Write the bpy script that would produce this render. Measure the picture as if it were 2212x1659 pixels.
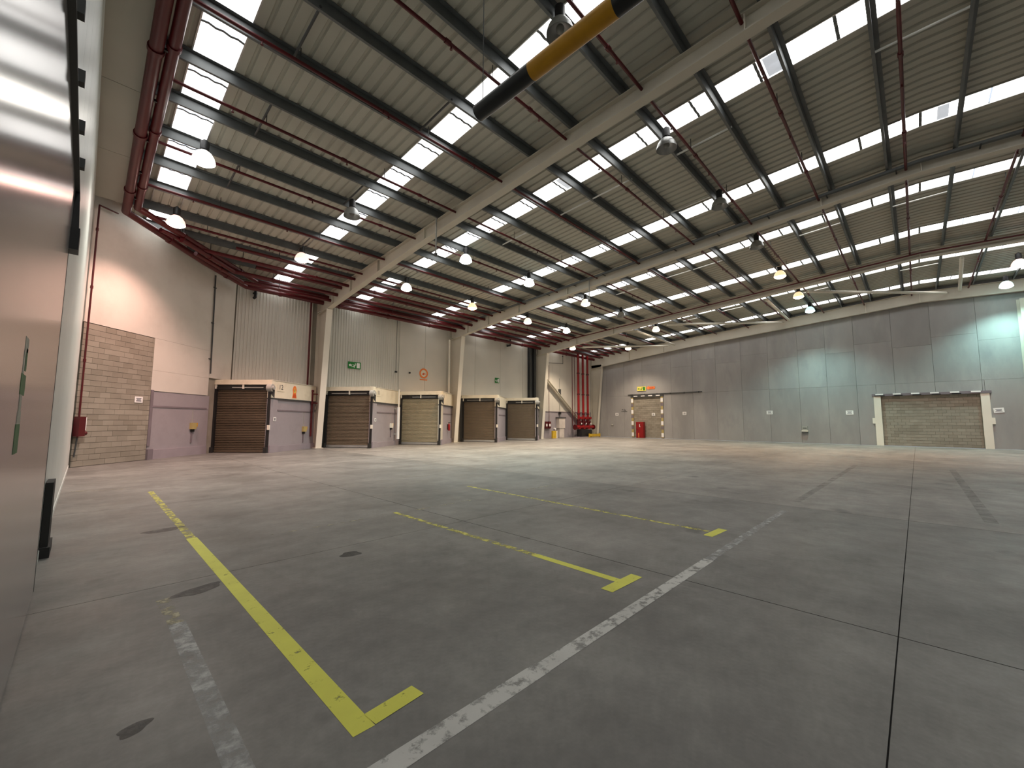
import bpy, math, random
from mathutils import Vector, Matrix
random.seed(7)
for o in list(bpy.data.objects): bpy.data.objects.remove(o)
SC = bpy.context.scene
COL = SC.collection

# ------------------------------------------------------------------ camera
CAM_H = 1.6
cd = bpy.data.cameras.new('camera'); cam = bpy.data.objects.new('camera', cd); COL.objects.link(cam)
yaw, pitch, roll = math.radians(45.76), math.radians(5.18), math.radians(0.2)
fw = Vector((math.sin(yaw)*math.cos(pitch), math.cos(yaw)*math.cos(pitch), math.sin(pitch)))
rt = Vector((math.cos(yaw), -math.sin(yaw), 0)); up = rt.cross(fw)
rt2 = rt*math.cos(roll) + up*math.sin(roll); up2 = rt2.cross(fw)
mw = Matrix((rt2, up2, -fw)).transposed().to_4x4(); mw.translation = (0, 0, CAM_H)
cam.matrix_world = mw
cd.sensor_width = 36.0; cd.sensor_fit = 'HORIZONTAL'; cd.lens = 896/2212*36.0
cd.clip_start = 0.05; cd.clip_end = 200
SC.camera = cam

# ------------------------------------------------------------------ world, exposure
w = bpy.data.worlds.new('world'); SC.world = w; w.use_nodes = True
bg = w.node_tree.nodes['Background']; bg.inputs[0].default_value = (0.75, 0.85, 1.0, 1); bg.inputs[1].default_value = 1.0
SC.view_settings.view_transform = 'Standard'; SC.view_settings.look = 'None'
SC.view_settings.exposure = 0.0; SC.view_settings.gamma = 1.0; SC.view_settings.use_curve_mapping = False
SKYLIGHT = 4.2      # daylight leaving the translucent roof panes
LAMP_W = 1750.0      # radiant power of one lit high-bay lamp
SC.cycles.max_bounces = 9; SC.cycles.diffuse_bounces = 5
SC.cycles.sample_clamp_indirect = 6.0

# ------------------------------------------------------------------ geometry of the hall (metres; X along the dock wall, Y towards it)
DOCK = 26.0          # plane of the dock wall
FAR = 39.7           # plane of the far wall
LEFT = -0.27         # plane of the left wall
BACK = -27.0
RIDGE = -0.63
def zs(x, y):        # underside of the roof sheets
    if y >= RIDGE: return 9.45 + 0.066*(25.5-y) - 0.009*x
    return 9.45 + 0.066*(25.5-RIDGE) - 0.03*(RIDGE-y) - 0.009*x

# ------------------------------------------------------------------ materials
MATS = {}
def srgb(r, g, b):
    f = lambda c: (c/255/12.92) if c/255 <= .04045 else ((c/255+.055)/1.055)**2.4
    return (f(r), f(g), f(b), 1)
def mat(name, rgb, rough=.6, metal=0., var=.12, scale=1.5, stretch=(1, 1, 1), bump=0., dirt=None, dirt_scale=.5, dirt_amt=.5, spec=.5, fine=0.):
    """Principled surface whose colour drifts with world-space noise."""
    m = bpy.data.materials.new(name); m.use_nodes = True; nt = m.node_tree; N = nt.nodes; L = nt.links
    b = N['Principled BSDF']; b.inputs['Roughness'].default_value = rough; b.inputs['Metallic'].default_value = metal
    b.inputs['Specular IOR Level'].default_value = spec
    g = N.new('ShaderNodeNewGeometry'); mp = N.new('ShaderNodeMapping'); mp.inputs['Scale'].default_value = stretch
    L.new(g.outputs['Position'], mp.inputs['Vector'])
    n = N.new('ShaderNodeTexNoise'); n.inputs['Scale'].default_value = scale; n.inputs['Detail'].default_value = 5
    L.new(mp.outputs[0], n.inputs['Vector'])
    mr = N.new('ShaderNodeMapRange'); mr.inputs[1].default_value = .3; mr.inputs[2].default_value = .7
    mr.inputs[3].default_value = 1-var; mr.inputs[4].default_value = 1+var
    L.new(n.outputs[0], mr.inputs[0])
    mx = N.new('ShaderNodeMix'); mx.data_type = 'RGBA'; mx.blend_type = 'MULTIPLY'; mx.inputs[0].default_value = 1
    mx.inputs[6].default_value = rgb; L.new(mr.outputs[0], mx.inputs[7]); out = mx.outputs[2]
    if fine:
        n3 = N.new('ShaderNodeTexNoise'); n3.inputs['Scale'].default_value = 60; n3.inputs['Detail'].default_value = 3
        L.new(g.outputs['Position'], n3.inputs['Vector'])
        m3 = N.new('ShaderNodeMapRange'); m3.inputs[3].default_value = 1-fine; m3.inputs[4].default_value = 1+fine
        L.new(n3.outputs[0], m3.inputs[0])
        x3 = N.new('ShaderNodeMix'); x3.data_type = 'RGBA'; x3.blend_type = 'MULTIPLY'; x3.inputs[0].default_value = 1
        L.new(out, x3.inputs[6]); L.new(m3.outputs[0], x3.inputs[7]); out = x3.outputs[2]
    if dirt:
        n2 = N.new('ShaderNodeTexNoise'); n2.inputs['Scale'].default_value = dirt_scale; n2.inputs['Detail'].default_value = 6; n2.inputs['Roughness'].default_value = .65
        L.new(mp.outputs[0], n2.inputs['Vector'])
        r2 = N.new('ShaderNodeMapRange'); r2.inputs[1].default_value = .5; r2.inputs[2].default_value = .72; r2.inputs[4].default_value = dirt_amt
        L.new(n2.outputs[0], r2.inputs[0])
        m2 = N.new('ShaderNodeMix'); m2.data_type = 'RGBA'; L.new(r2.outputs[0], m2.inputs[0]); L.new(out, m2.inputs[6]); m2.inputs[7].default_value = dirt
        out = m2.outputs[2]
    L.new(out, b.inputs['Base Color'])
    if bump:
        bp = N.new('ShaderNodeBump'); bp.inputs['Strength'].default_value = bump; bp.inputs['Distance'].default_value = .01
        L.new(n.outputs[0], bp.inputs['Height']); L.new(bp.outputs[0], b.inputs['Normal'])
    MATS[name] = m; return m
def emis(name, rgb, strength):
    m = bpy.data.materials.new(name); m.use_nodes = True; nt = m.node_tree
    b = nt.nodes['Principled BSDF']; b.inputs['Base Color'].default_value = (.8, .8, .8, 1); b.inputs['Roughness'].default_value = .4
    b.inputs['Emission Color'].default_value = rgb; b.inputs['Emission Strength'].default_value = strength
    MATS[name] = m; return m

def floor_material(key, lo, hi):
    m = bpy.data.materials.new('polished_'+key); m.use_nodes = True; nt = m.node_tree; N = nt.nodes; L = nt.links
    b = N['Principled BSDF']
    g = N.new('ShaderNodeNewGeometry')
    def noise(sc, det=6, rough=.6, stretch=(1, 1, 1)):
        mp = N.new('ShaderNodeMapping'); mp.inputs['Scale'].default_value = stretch; L.new(g.outputs['Position'], mp.inputs[0])
        n = N.new('ShaderNodeTexNoise'); n.inputs['Scale'].default_value = sc; n.inputs['Detail'].default_value = det; n.inputs['Roughness'].default_value = rough
        L.new(mp.outputs[0], n.inputs[0]); return n.outputs[0]
    def rng(s, a, c, lo, hi):
        r = N.new('ShaderNodeMapRange'); r.inputs[1].default_value = a; r.inputs[2].default_value = c; r.inputs[3].default_value = lo; r.inputs[4].default_value = hi
        L.new(s, r.inputs[0]); return r.outputs[0]
    ramp = N.new('ShaderNodeValToRGB'); e = ramp.color_ramp.elements
    e[0].position = .32; e[0].color = lo; e[1].position = .68; e[1].color = hi
    L.new(noise(.45, 8, .62), ramp.inputs[0])
    cur = ramp.outputs[0]
    def mul(cur, s):
        x = N.new('ShaderNodeMix'); x.data_type = 'RGBA'; x.blend_type = 'MULTIPLY'; x.inputs[0].default_value = 1
        L.new(cur, x.inputs[6]); L.new(s, x.inputs[7]); return x.outputs[2]
    cur = mul(cur, rng(noise(3.2, 7, .7), .3, .7, .78, 1.18))
    cur = mul(cur, rng(noise(26, 4, .6), .3, .7, .92, 1.07))
    cur = mul(cur, rng(noise(.9, 5, .6, (.25, 1.6, 1)), .35, .65, .9, 1.08))
    # oily stains
    x = N.new('ShaderNodeMix'); x.data_type = 'RGBA'; L.new(rng(noise(1.3, 3, .45), .66, .76, 0, .75), x.inputs[0])
    L.new(cur, x.inputs[6]); x.inputs[7].default_value = (.055, .053, .048, 1); cur = x.outputs[2]
    # pale scuffs
    x = N.new('ShaderNodeMix'); x.data_type = 'RGBA'; L.new(rng(noise(2.1, 6, .7, (1, .45, 1)), .62, .8, 0, .45), x.inputs[0])
    L.new(cur, x.inputs[6]); x.inputs[7].default_value = (.33, .31, .28, 1); cur = x.outputs[2]
    L.new(cur, b.inputs['Base Color'])
    L.new(rng(noise(1.1, 6, .65), .3, .7, .36, .56), b.inputs['Roughness'])
    b.inputs['Specular IOR Level'].default_value = .45
    bp = N.new('ShaderNodeBump'); bp.inputs['Strength'].default_value = .08; bp.inputs['Distance'].default_value = .004
    L.new(noise(14, 4), bp.inputs['Height']); L.new(bp.outputs[0], b.inputs['Normal'])
    MATS[key] = m
def worn_paint(name, rgb, wear_lo, wear_hi, scale=9.):
    m = bpy.data.materials.new(name); m.use_nodes = True; nt = m.node_tree; N = nt.nodes; L = nt.links
    b = N['Principled BSDF']; b.inputs['Roughness'].default_value = .5
    g = N.new('ShaderNodeNewGeometry')
    n = N.new('ShaderNodeTexNoise'); n.inputs['Scale'].default_value = scale; n.inputs['Detail'].default_value = 8; n.inputs['Roughness'].default_value = .7
    L.new(g.outputs['Position'], n.inputs[0])
    r = N.new('ShaderNodeMapRange'); r.inputs[1].default_value = wear_lo; r.inputs[2].default_value = wear_hi; L.new(n.outputs[0], r.inputs[0])
    n2 = N.new('ShaderNodeTexNoise'); n2.inputs['Scale'].default_value = 4; n2.inputs['Detail'].default_value = 4; L.new(g.outputs['Position'], n2.inputs[0])
    mx = N.new('ShaderNodeMix'); mx.data_type = 'RGBA'; L.new(n2.outputs[0], mx.inputs[0])
    mx.inputs[6].default_value = rgb; mx.inputs[7].default_value = tuple(c*.72 for c in rgb[:3])+(1,); L.new(mx.outputs[2], b.inputs['Base Color'])
    L.new(r.outputs[0], b.inputs['Alpha'])
    MATS[name] = m

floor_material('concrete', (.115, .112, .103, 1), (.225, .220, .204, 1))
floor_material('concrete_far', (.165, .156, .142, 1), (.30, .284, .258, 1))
worn_paint('yellow_paint', srgb(228, 228, 84), .30, .40)
worn_paint('yellow_faded', srgb(214, 208, 92), .42, .56)
worn_paint('white_paint', srgb(205, 205, 200), .33, .50)
worn_paint('white_faded', srgb(190, 192, 190), .37, .64, 7.)
worn_paint('old_line', srgb(178, 172, 140), .46, .62)
worn_paint('tyre_mark', (.07, .067, .062, 1), .38, 1.25, 4.)
worn_paint('stain', (.05, .048, .044, 1), .25, .6, 4.)
mat('joint', (.06, .058, .055, 1), .9)
mat('white_panel', srgb(214, 208, 198), .5, var=.05, scale=.6, dirt=srgb(180, 170, 158), dirt_amt=.35)
mat('left_panel', srgb(212, 218, 214), .35, var=.05, scale=.6)
mat('rib_cladding', srgb(206, 203, 194), .45, var=.05, scale=.8, stretch=(1, 1, .2))
mat('flat_cladding', srgb(204, 200, 190), .45, var=.05, scale=.6)
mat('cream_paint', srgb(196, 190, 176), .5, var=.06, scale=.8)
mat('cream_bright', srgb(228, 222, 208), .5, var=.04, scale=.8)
mat('fascia', srgb(226, 218, 196), .5, var=.05, scale=1.2, dirt=srgb(180, 168, 140), dirt_amt=.4, dirt_scale=1.5)
mat('lilac_block', srgb(154, 147, 152), .7, var=.07, scale=1.2, dirt=srgb(124, 117, 117), dirt_scale=1.2, dirt_amt=.4, bump=.2)
mat('lilac_trim', srgb(120, 110, 116), .6)
mat('plinth', srgb(150, 140, 146), .7, var=.08)
mat('far_concrete', srgb(153, 151, 150), .55, var=.10, scale=.9, stretch=(1, 1, .35), dirt=srgb(172, 170, 166), dirt_amt=.5, dirt_scale=1.1)
mat('far_concrete_b', srgb(147, 145, 144), .55, var=.11, scale=1.1, stretch=(1, 1, .35), dirt=srgb(166, 164, 160), dirt_amt=.5, dirt_scale=.9)
mat('far_concrete_c', srgb(158, 156, 154), .55, var=.10, scale=.8, stretch=(1, 1, .35), dirt=srgb(128, 127, 130), dirt_amt=.5, dirt_scale=1.)
for i, c in enumerate([(146, 139, 126), (141, 134, 121), (151, 144, 131), (136, 129, 116)]):
    mat('block_%s' % 'abcd'[i], srgb(*c), .9, var=.10, scale=(.9, 6)[0], stretch=(1, 1, 3), bump=.3)
mat('mortar', srgb(150, 144, 131), .95)
mat('roof_sheet', srgb(176, 174, 162), .5, var=.05, scale=.7)
mat('galvanised', srgb(100, 104, 105), .5, metal=.3, var=.12, scale=3)
mat('rod_zinc', srgb(215, 215, 210), .4)
mat('dark_steel', srgb(60, 62, 62), .55, var=.1)
mat('red_pipe', srgb(82, 8, 16), .4, var=.1, scale=3)
mat('red_bright', srgb(140, 12, 18), .4, var=.08)
mat('black', (.012, .012, .013, 1), .5)
mat('black_gloss', (.014, .015, .018, 1), .3)
mat('rubber', (.02, .019, .018, 1), .8)
mat('bar_yellow', srgb(205, 148, 22), .4, var=.12, scale=6)
mat('door_sheet', srgb(176, 174, 172), .2, metal=.8, var=.04, scale=1.2, stretch=(1, 1, .3))
mat('shutter', srgb(116, 103, 86), .5, metal=.2, var=.06, scale=2)
mat('shutter_pale', srgb(160, 150, 126), .5, metal=.2, var=.06, scale=2)
mat('shutter_dark', srgb(94, 81, 66), .5, metal=.2, var=.06, scale=2)
mat('aluminium', srgb(190, 190, 188), .35, metal=.7)
mat('grey_box', srgb(166, 166, 160), .5)
mat('beige_box', srgb(178, 160, 104), .5)
mat('yellow_guard', srgb(204, 168, 44), .5, var=.15, scale=6)
mat('white_sheet', srgb(240, 238, 236), .6, var=.02)
mat('ink', (.03, .03, .035, 1), .7)
mat('ink_grey', (.16, .16, .18, 1), .7)
mat('sign_green', srgb(20, 120, 40), .4, var=.03)
mat('sign_yellow', srgb(226, 214, 100), .5, var=.03)
mat('sign_orange', srgb(232, 128, 60), .5, var=.04)
mat('sign_orange_dark', srgb(206, 84, 40), .5, var=.04)
mat('sticker_green', srgb(66, 104, 66), .6, var=.25, scale=14)
mat('sticker_pale', srgb(158, 158, 146), .6, var=.1, scale=14)
mat('lamp_shell', srgb(40, 40, 42), .5)
mat('lamp_unlit', srgb(178, 180, 178), .35, metal=.3)
mat('bulb_off', srgb(120, 120, 116), .3)
mat('cabinet', srgb(208, 198, 190), .5)

# ------------------------------------------------------------------ mesh builder
class B:
    def __init__(s): s.v = []; s.f = []; s.sm = []
    def add(s, vs, fs, smooth=False):
        k = len(s.v); s.v += [tuple(p) for p in vs]; s.f += [tuple(i+k for i in f) for f in fs]; s.sm += [smooth]*len(fs); return s
    def hexa(s, p):     # 8 points, bottom ring then top ring
        return s.add(p, [(0, 3, 2, 1), (4, 5, 6, 7), (0, 1, 5, 4), (1, 2, 6, 5), (2, 3, 7, 6), (3, 0, 4, 7)])
    def box(s, x0, x1, y0, y1, z0, z1):
        return s.hexa([(x0, y0, z0), (x1, y0, z0), (x1, y1, z0), (x0, y1, z0), (x0, y0, z1), (x1, y0, z1), (x1, y1, z1), (x0, y1, z1)])
    def prism(s, poly, fn, a, b):   # poly of 2-D points extruded between fn(p,a) and fn(p,b)
        n = len(poly); vs = [fn(p, a) for p in poly]+[fn(p, b) for p in poly]
        fs = [tuple(range(n))[::-1], tuple(range(n, 2*n))]+[(i, (i+1) % n, n+(i+1) % n, n+i) for i in range(n)]
        return s.add(vs, fs)
    def cyl(s, p, q, r, n=12, r2=None, caps=True):
        p = Vector(p); q = Vector(q); d = (q-p).normalized(); r2 = r if r2 is None else r2
        a = d.orthogonal().normalized(); b = d.cross(a)
        vs = []
        for c, rr in ((p, r), (q, r2)):
            for i in range(n):
                t = 2*math.pi*i/n; vs.append(c+(a*math.cos(t)+b*math.sin(t))*rr)
        fs = [(i, (i+1) % n, n+(i+1) % n, n+i) for i in range(n)]
        s.add(vs, fs, True)
        if caps: s.add(vs, [tuple(range(n))[::-1], tuple(range(n, 2*n))])
        return s
    def lathe(s, prof, c=(0, 0, 0), n=20):    # prof: (r, z)
        c = Vector(c); vs = []
        for r, z in prof:
            for i in range(n):
                t = 2*math.pi*i/n; vs.append((c.x+r*math.cos(t), c.y+r*math.sin(t), c.z+z))
        fs = []
        for k in range(len(prof)-1):
            for i in range(n): fs.append((k*n+i, k*n+(i+1) % n, (k+1)*n+(i+1) % n, (k+1)*n+i))
        return s.add(vs, fs, True)
    def tube(s, pts, r, n=10):
        for a, b in zip(pts, pts[1:]): s.cyl(a, b, r, n)
        for p in pts[1:-1]: s.ball(p, r*1.02, n)
        return s
    def ball(s, c, r, n=10, m=6):
        prof = [(max(r*math.sin(math.pi*k/m), 1e-4), -r*math.cos(math.pi*k/m)) for k in range(m+1)]
        return s.lathe(prof, c, n)
    def build(s, name, m, parent=None, loc=None, smooth_angle=None):
        base = Vector(loc) if loc is not None else None
        if base is None:
            if parent is not None: base = Vector((0, 0, 0))
            else:
                xs = [p[0] for p in s.v]; ys = [p[1] for p in s.v]; z = [p[2] for p in s.v]
                base = Vector(((min(xs)+max(xs))/2, (min(ys)+max(ys))/2, min(z)))
        off = base + (WORLD.get(parent.name, Vector((0, 0, 0))) if parent is not None else Vector((0, 0, 0)))
        me = bpy.data.meshes.new(name); me.from_pydata([tuple(Vector(p)-off) for p in s.v], [], s.f)
        me.polygons.foreach_set('use_smooth', s.sm); me.update()
        me.materials.append(MATS[m] if isinstance(m, str) else m)
        o = bpy.data.objects.new(name, me); COL.objects.link(o); o.location = base
        if parent is not None: o.parent = parent
        WORLD[o.name] = off.copy()
        return o
WORLD = {}     # world position of every object's origin
def tag(o, label, cat, group=None):
    o['label'] = label; o['category'] = cat
    if group: o['group'] = group
    return o
def thing(name, label, cat, loc, group=None):
    o = bpy.data.objects.new(name, None); COL.objects.link(o); o.location = loc; o.empty_display_size = .2
    WORLD[o.name] = Vector(loc); return tag(o, label, cat, group)
def struct(o, label=None):
    o['kind'] = 'structure'
    if label: o['label'] = label
    return o
def root(name, loc, label=None):
    o = bpy.data.objects.new(name, None); COL.objects.link(o); o.location = loc; WORLD[o.name] = Vector(loc); return struct(o, label)
def inst(src, name, parent, world, rz=0., m=None):
    o = bpy.data.objects.new(name, src); COL.objects.link(o); o.parent = parent
    o.location = Vector(world)-WORLD[parent.name]; o.rotation_euler = (0, 0, rz)
    WORLD[o.name] = Vector(world); return o
class Fr:      # wall frame: s runs along the wall, d out into the hall, z up
    def __init__(s, a, b):
        s.o = Vector((a[0], a[1], 0)); t = Vector((b[0]-a[0], b[1]-a[1], 0)); s.L = t.length; s.t = t.normalized(); s.n = Vector((s.t.y, -s.t.x, 0)); s.rz = math.atan2(s.t.y, s.t.x)
    def p(s, a, d, z): return tuple(s.o+s.t*a+s.n*d+Vector((0, 0, z)))
    def box(s, b, s0, s1, d0, d1, z0, z1):
        return b.hexa([s.p(s0, d1, z0), s.p(s1, d1, z0), s.p(s1, d0, z0), s.p(s0, d0, z0), s.p(s0, d1, z1), s.p(s1, d1, z1), s.p(s1, d0, z1), s.p(s0, d0, z1)])
    def flat(s, b, poly, d, th=.004):   # polygon of (s,z) points, thin plate
        return b.prism(poly, lambda q, dd: s.p(q[0], dd, q[1]), d, d+th)
def letters(txt, size, fr, s, z, d, m, parent, name='lettering'):
    cu = bpy.data.curves.new('t', 'FONT'); cu.body = txt; cu.size = size; cu.extrude = .002; cu.align_x = 'CENTER'
    ob = bpy.data.objects.new('t', cu); COL.objects.link(ob)
    dg = bpy.context.evaluated_depsgraph_get(); me = bpy.data.meshes.new_from_object(ob.evaluated_get(dg)); bpy.data.objects.remove(ob)
    b = B(); b.add([fr.p(s+v.co.x, d+v.co.z, z+v.co.y) for v in me.vertices], [tuple(p.vertices) for p in me.polygons])
    return b.build(name, m, parent)

# ================================================================== FLOOR
floor = struct(B().box(LEFT-.3, FAR+.3, BACK-.3, DOCK+.6, -.25, -.02).build('floor', 'joint', loc=(0, 0, 0)), 'grey concrete floor slabs with dark joints')
PX = [-.36, 4.375, 9.57, 14.72, 19.9, 25.05, 30.2, 35.0, 39.7]
PY = [-27, -20.35, -15.2, -10.05, -4.9, .2, 5.35, 10.5, 15.65, 20.8, 26.3]
for i in range(8):
    for j in range(10):
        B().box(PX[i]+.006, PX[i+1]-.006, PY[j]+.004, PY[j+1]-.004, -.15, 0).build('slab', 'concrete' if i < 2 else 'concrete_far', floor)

# ================================================================== FAR WALL (concrete panels, two openings bricked up)
FF = Fr((FAR, DOCK), (FAR, BACK))         # s = DOCK - y
far = struct(FF.box(B(), 0, DOCK-BACK, -.45, -.2, 0, 12).build('wall_far', 'mortar', loc=(FAR, 0, 0)), 'grey concrete panel end wall')
OPEN = [(DOCK-21.15, DOCK-17.95, 4.15), (DOCK-2.0, DOCK+3.2, 3.5)]
seams = [26, 24.2, 22.1, 20, 17, 14.94, 12.85, 10.75, 8.7, 6.6, 4.8, 3.06, .97, -1, -3.1, -5.2, -9, -13, -17, -21, -27]
k = 0
for a, b in zip(seams, seams[1:]):
    s0, s1 = DOCK-a, DOCK-b
    zsplit = [0, 4.35, 7.4, 11.4] if k % 2 else [0, 4.35, 6.9, 11.4]
    for z0, z1 in zip(zsplit, zsplit[1:]):
        segs = [(s0, s1, z0)]
        if z0 == 0:
            for o0, o1, oz in OPEN:
                new = []
                for q0, q1, qz in segs:
                    if o1 <= q0 or o0 >= q1 or qz > 0: new.append((q0, q1, qz)); continue
                    if o0 > q0: new.append((q0, o0, 0))
                    new.append((max(q0, o0), min(q1, o1), oz))
                    if o1 < q1: new.append((o1, q1, 0))
                segs = new
        for q0, q1, qz in segs:
            FF.box(B(), q0+.006, q1-.006, -.2, random.uniform(-.004, .004), max(z0, qz)+.004, z1-.004).build('panel', random.choice(['far_concrete', 'far_concrete', 'far_concrete_b', 'far_concrete_c']), far)
    k += 1
# concrete block courses as shared meshes
def block_mesh(w, h, m):
    b = B(); e = .006
    b.hexa([(0, -.06, 0), (w, -.06, 0), (w, .06, 0), (0, .06, 0), (0, -.06, h), (w, -.06, h), (w, .06, h), (0, .06, h)])
    me = bpy.data.meshes.new('block'); me.from_pydata(b.v, [], b.f); me.update(); me.materials.append(MATS[m]); return me
BM = {}
def blockwork(fr, s0, s1, z0, z1, d, parent, bw=.4, bh=.2):
    rows = round((z1-z0)/bh); bh = (z1-z0)/rows
    for r in range(rows):
        s = s0-(bw/2 if r % 2 else 0)
        while s < s1-.02:
            a, b = max(s, s0), min(s+bw, s1)
            if b-a > .03:
                m = random.choice(['block_a', 'block_a', 'block_b', 'block_c', 'block_d'])
                key = (round(b-a, 2), round(bh, 3), m)
                if key not in BM: BM[key] = block_mesh(key[0]-.005, bh-.010, m)
                inst(BM[key], 'block', parent, fr.p(a+.0025, d+random.uniform(-.004, .004), z0+r*bh+.005), fr.rz)
            s += bw
def blocked_door(name, s0, s1, z, label):
    r = root(name, FF.p((s0+s1)/2, -.1, 0), label)
    FF.box(B(), s0, s1, -.24, -.20, 0, z).build('infill_mortar', 'mortar', r)
    return r
# wide opening with white posts and striped header
s0, s1, z = OPEN[1]
d8 = blocked_door('door_7', s0, s1, z, 'wide doorway bricked up with grey blocks')
blockwork(FF, s0+.02, s1-.02, .01, z, -.14, d8)
for a in (s0-.16, s1-.22):
    FF.box(B(), a, a+.38, -.05, .10, 0, z).build('post', 'cream_bright', d8)
FF.box(B(), s0-.25, s1+.25, -.05, .14, z, z+.16).build('header', 'lilac_trim', d8)
L8 = s1-s0+.4
for i in range(6):
    a = s0-.05+i*L8/6.05
    FF.box(B(), a, a+.42, .14, .16, z+.075, z+.17).build('white_stripe', 'white_sheet', d8)
    if i < 5: FF.box(B(), a-.05+(.12 if i else 0), a+.5, .14, .155, z-.01, z+.06).build('black_stripe', 'black', d8)
for a in (s0-.30, s1+.16):
    FF.box(B(), a, a+.14, 0, .1, 1.55, 1.95).build('bracket', 'cream_bright', d8)
# narrow opening with banded posts
s0, s1, z = OPEN[0]
d7 = blocked_door('door_8', s0, s1, z, 'narrow doorway bricked up with tan blocks')
blockwork(FF, s0+.02, s1-.02, .01, z, -.14, d7)
for a in (s0-.1, s1-.12):
    FF.box(B(), a, a+.22, -.04, .06, 0, z).build('post', 'sign_yellow' if False else 'beige_box', d7)
    for i in range(4):
        zz = z-.55-i*1.15
        FF.box(B(), a-.01, a+.23, .06, .075, max(zz, .02), zz+.38).build('white_stripe', 'white_sheet', d7)
        FF.box(B(), a-.01, a+.23, .06, .072, max(zz-.42, .01), max(zz-.08, .05)).build('dark_stripe', 'lilac_trim', d7)
FF.box(B(), s0-.15, s1+.15, -.04, .08, z-.02, z+.16).build('header', 'dark_steel', d7)
for i in range(4):
    a = s0+.2+i*.8; FF.box(B(), a, a+.42, .08, .095, z+.06, z+.15).build('white_stripe', 'white_sheet', d7)
# sliding-door track above it
t = thing('door_track', 'thin dark sliding door track above the narrow bricked up doorway', 'track', FF.p(8.2, .05, 4.38))
FF.box(B(), 4.4, 11.9, .03, .11, 4.38, 4.45).build('rail', 'dark_steel', t)
for i in range(6): FF.box(B(), 4.8+i*1.35, 4.9+i*1.35, 0, .03, 4.34, 4.48).build('bracket', 'dark_steel', t)

# ================================================================== LEFT WALL
LF = Fr((LEFT, BACK), (LEFT, 20.5))       # s = y - BACK
left = struct(LF.box(B(), 0, 20.5-BACK, -.3, -.06, 0, 11.4).build('wall_left', 'lilac_trim', loc=(LEFT, 0, 0)), 'pale insulated panel wall on the left')
for i, y in enumerate([-27+1.15*k for k in range(42)]):
    y1 = min(y+1.15, 20.45)
    if y1 > y: LF.box(B(), y-BACK+.004, y1-BACK-.004, -.06, 0, .12, min(zs(0, y), zs(0, y1))-.02).build('panel', 'left_panel', left)
LF.box(B(), 0, 47.4, -.06, .01, 0, .10).build('kerb', 'left_panel', left)
# the big sliding door on it
d6 = root('door_6', (-.25, 2.5, 0), 'large shiny grey metal sliding door on the left wall')
b = B(); b.box(-.262, -.22, -.9, 5.9, .03, 3.9); b.build('leaf', 'door_sheet', d6)
b = B(); b.box(-.264, -.218, 5.9, 5.93, .03, 3.9); b.build('edge_strip', 'dark_steel', d6)
b = B(); b.box(-.262, -.185, -1.5, 6.2, 3.9, 3.93); b.build('rail', 'dark_steel', d6)
b = B(); b.box(-.262, -.205, -1.5, 6.2, 3.93, 3.99); b.build('rail_cover', 'aluminium', d6)
for y in (1.9, 2.6, 3.3, 4.0, 4.7, 5.4):
    b = B(); b.box(-.265, -.155, y, y+.07, 3.93, 4.02); b.build('bracket', 'dark_steel', d6)
b = B(); b.box(-.255, -.155, 5.86, 6.06, 3.28, 3.5); b.build('end_stop', 'black', d6)
b = B(); b.hexa([(-.24, 5.92, 3.5), (-.165, 5.92, 3.5), (-.165, 6.02, 3.5), (-.24, 6.02, 3.5), (-.215, 5.95, 3.92), (-.185, 5.95, 3.92), (-.185, 6.0, 3.92), (-.215, 6.0, 3.92)]); b.build('closer_arm', 'black', d6)
b = B(); b.box(-.265, -.18, 7.35, 7.95, 0, .12); b.box(-.265, -.2, 7.4, 7.9, .12, .86); b.build('floor_guide', 'rubber', d6)
# worn sticker on the door: remnants of vertical lettering
for y0, y1, z0, z1, m in [(2.98, 3.16, 1.44, 1.58, 'sticker_green'), (3.0, 3.15, 1.58, 1.64, 'sticker_pale'), (3.02, 3.12, 1.64, 1.72, 'sticker_pale'), (3.0, 3.2, 1.72, 1.82, 'sticker_green'), (3.02, 3.08, 1.82, 1.93, 'sticker_pale'), (3.1, 3.17, 1.84, 1.95, 'sticker_green'), (3.03, 3.17, 1.93, 2.0, 'sticker_pale')]:
    B().box(-.2215, -.2185, y0, y1, z0, z1).build('sticker', m, d6)

# ================================================================== CORNER WALL (diagonal)
CF = Fr((-.27, 20.5), (5.3, 26.0))
corner = struct(CF.box(B(), -.4, 8.2, -.35, -.1, 0, 10.2).build('wall_corner', 'mortar', loc=(2.5, 23.3, 0)), 'diagonal corner wall with a grey block infill')
for s0, s1, z0, z1 in [(0, 6.2, 5.025, 10.0), (2.96, 6.2, 3.68, 5.02), (2.96, 6.2, 2.82, 3.675), (6.205, 7.78, 3.7, 10.0)]:
    CF.box(B(), s0+.001, s1-.001, -.1, 0, z0, z1).build('panel', 'white_panel', corner)
blockwork(CF, .05, 2.95, .01, 5.0, -.05, corner)
CF.box(B(), 3.0, 6.35, -.1, -.02, 0, 2.8).build('masonry', 'lilac_block', corner)
CF.box(B(), 3.05, 6.2, -.02, 0, 2.14, 2.21).build('trim_strip', 'lilac_trim', corner)
CF.box(B(), 2.96, 3.1, -.1, .02, .55, 2.86).build('edge_post', 'lilac_trim', corner)
CF.box(B(), 3.0, 6.3, -.02, .05, 0, .38).build('plinth', 'plinth', corner)
CF.box(B(), 2.95, 3.2, -.05, .09, 0, .42).build('plinth_end', 'lilac_trim', corner)

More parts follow.
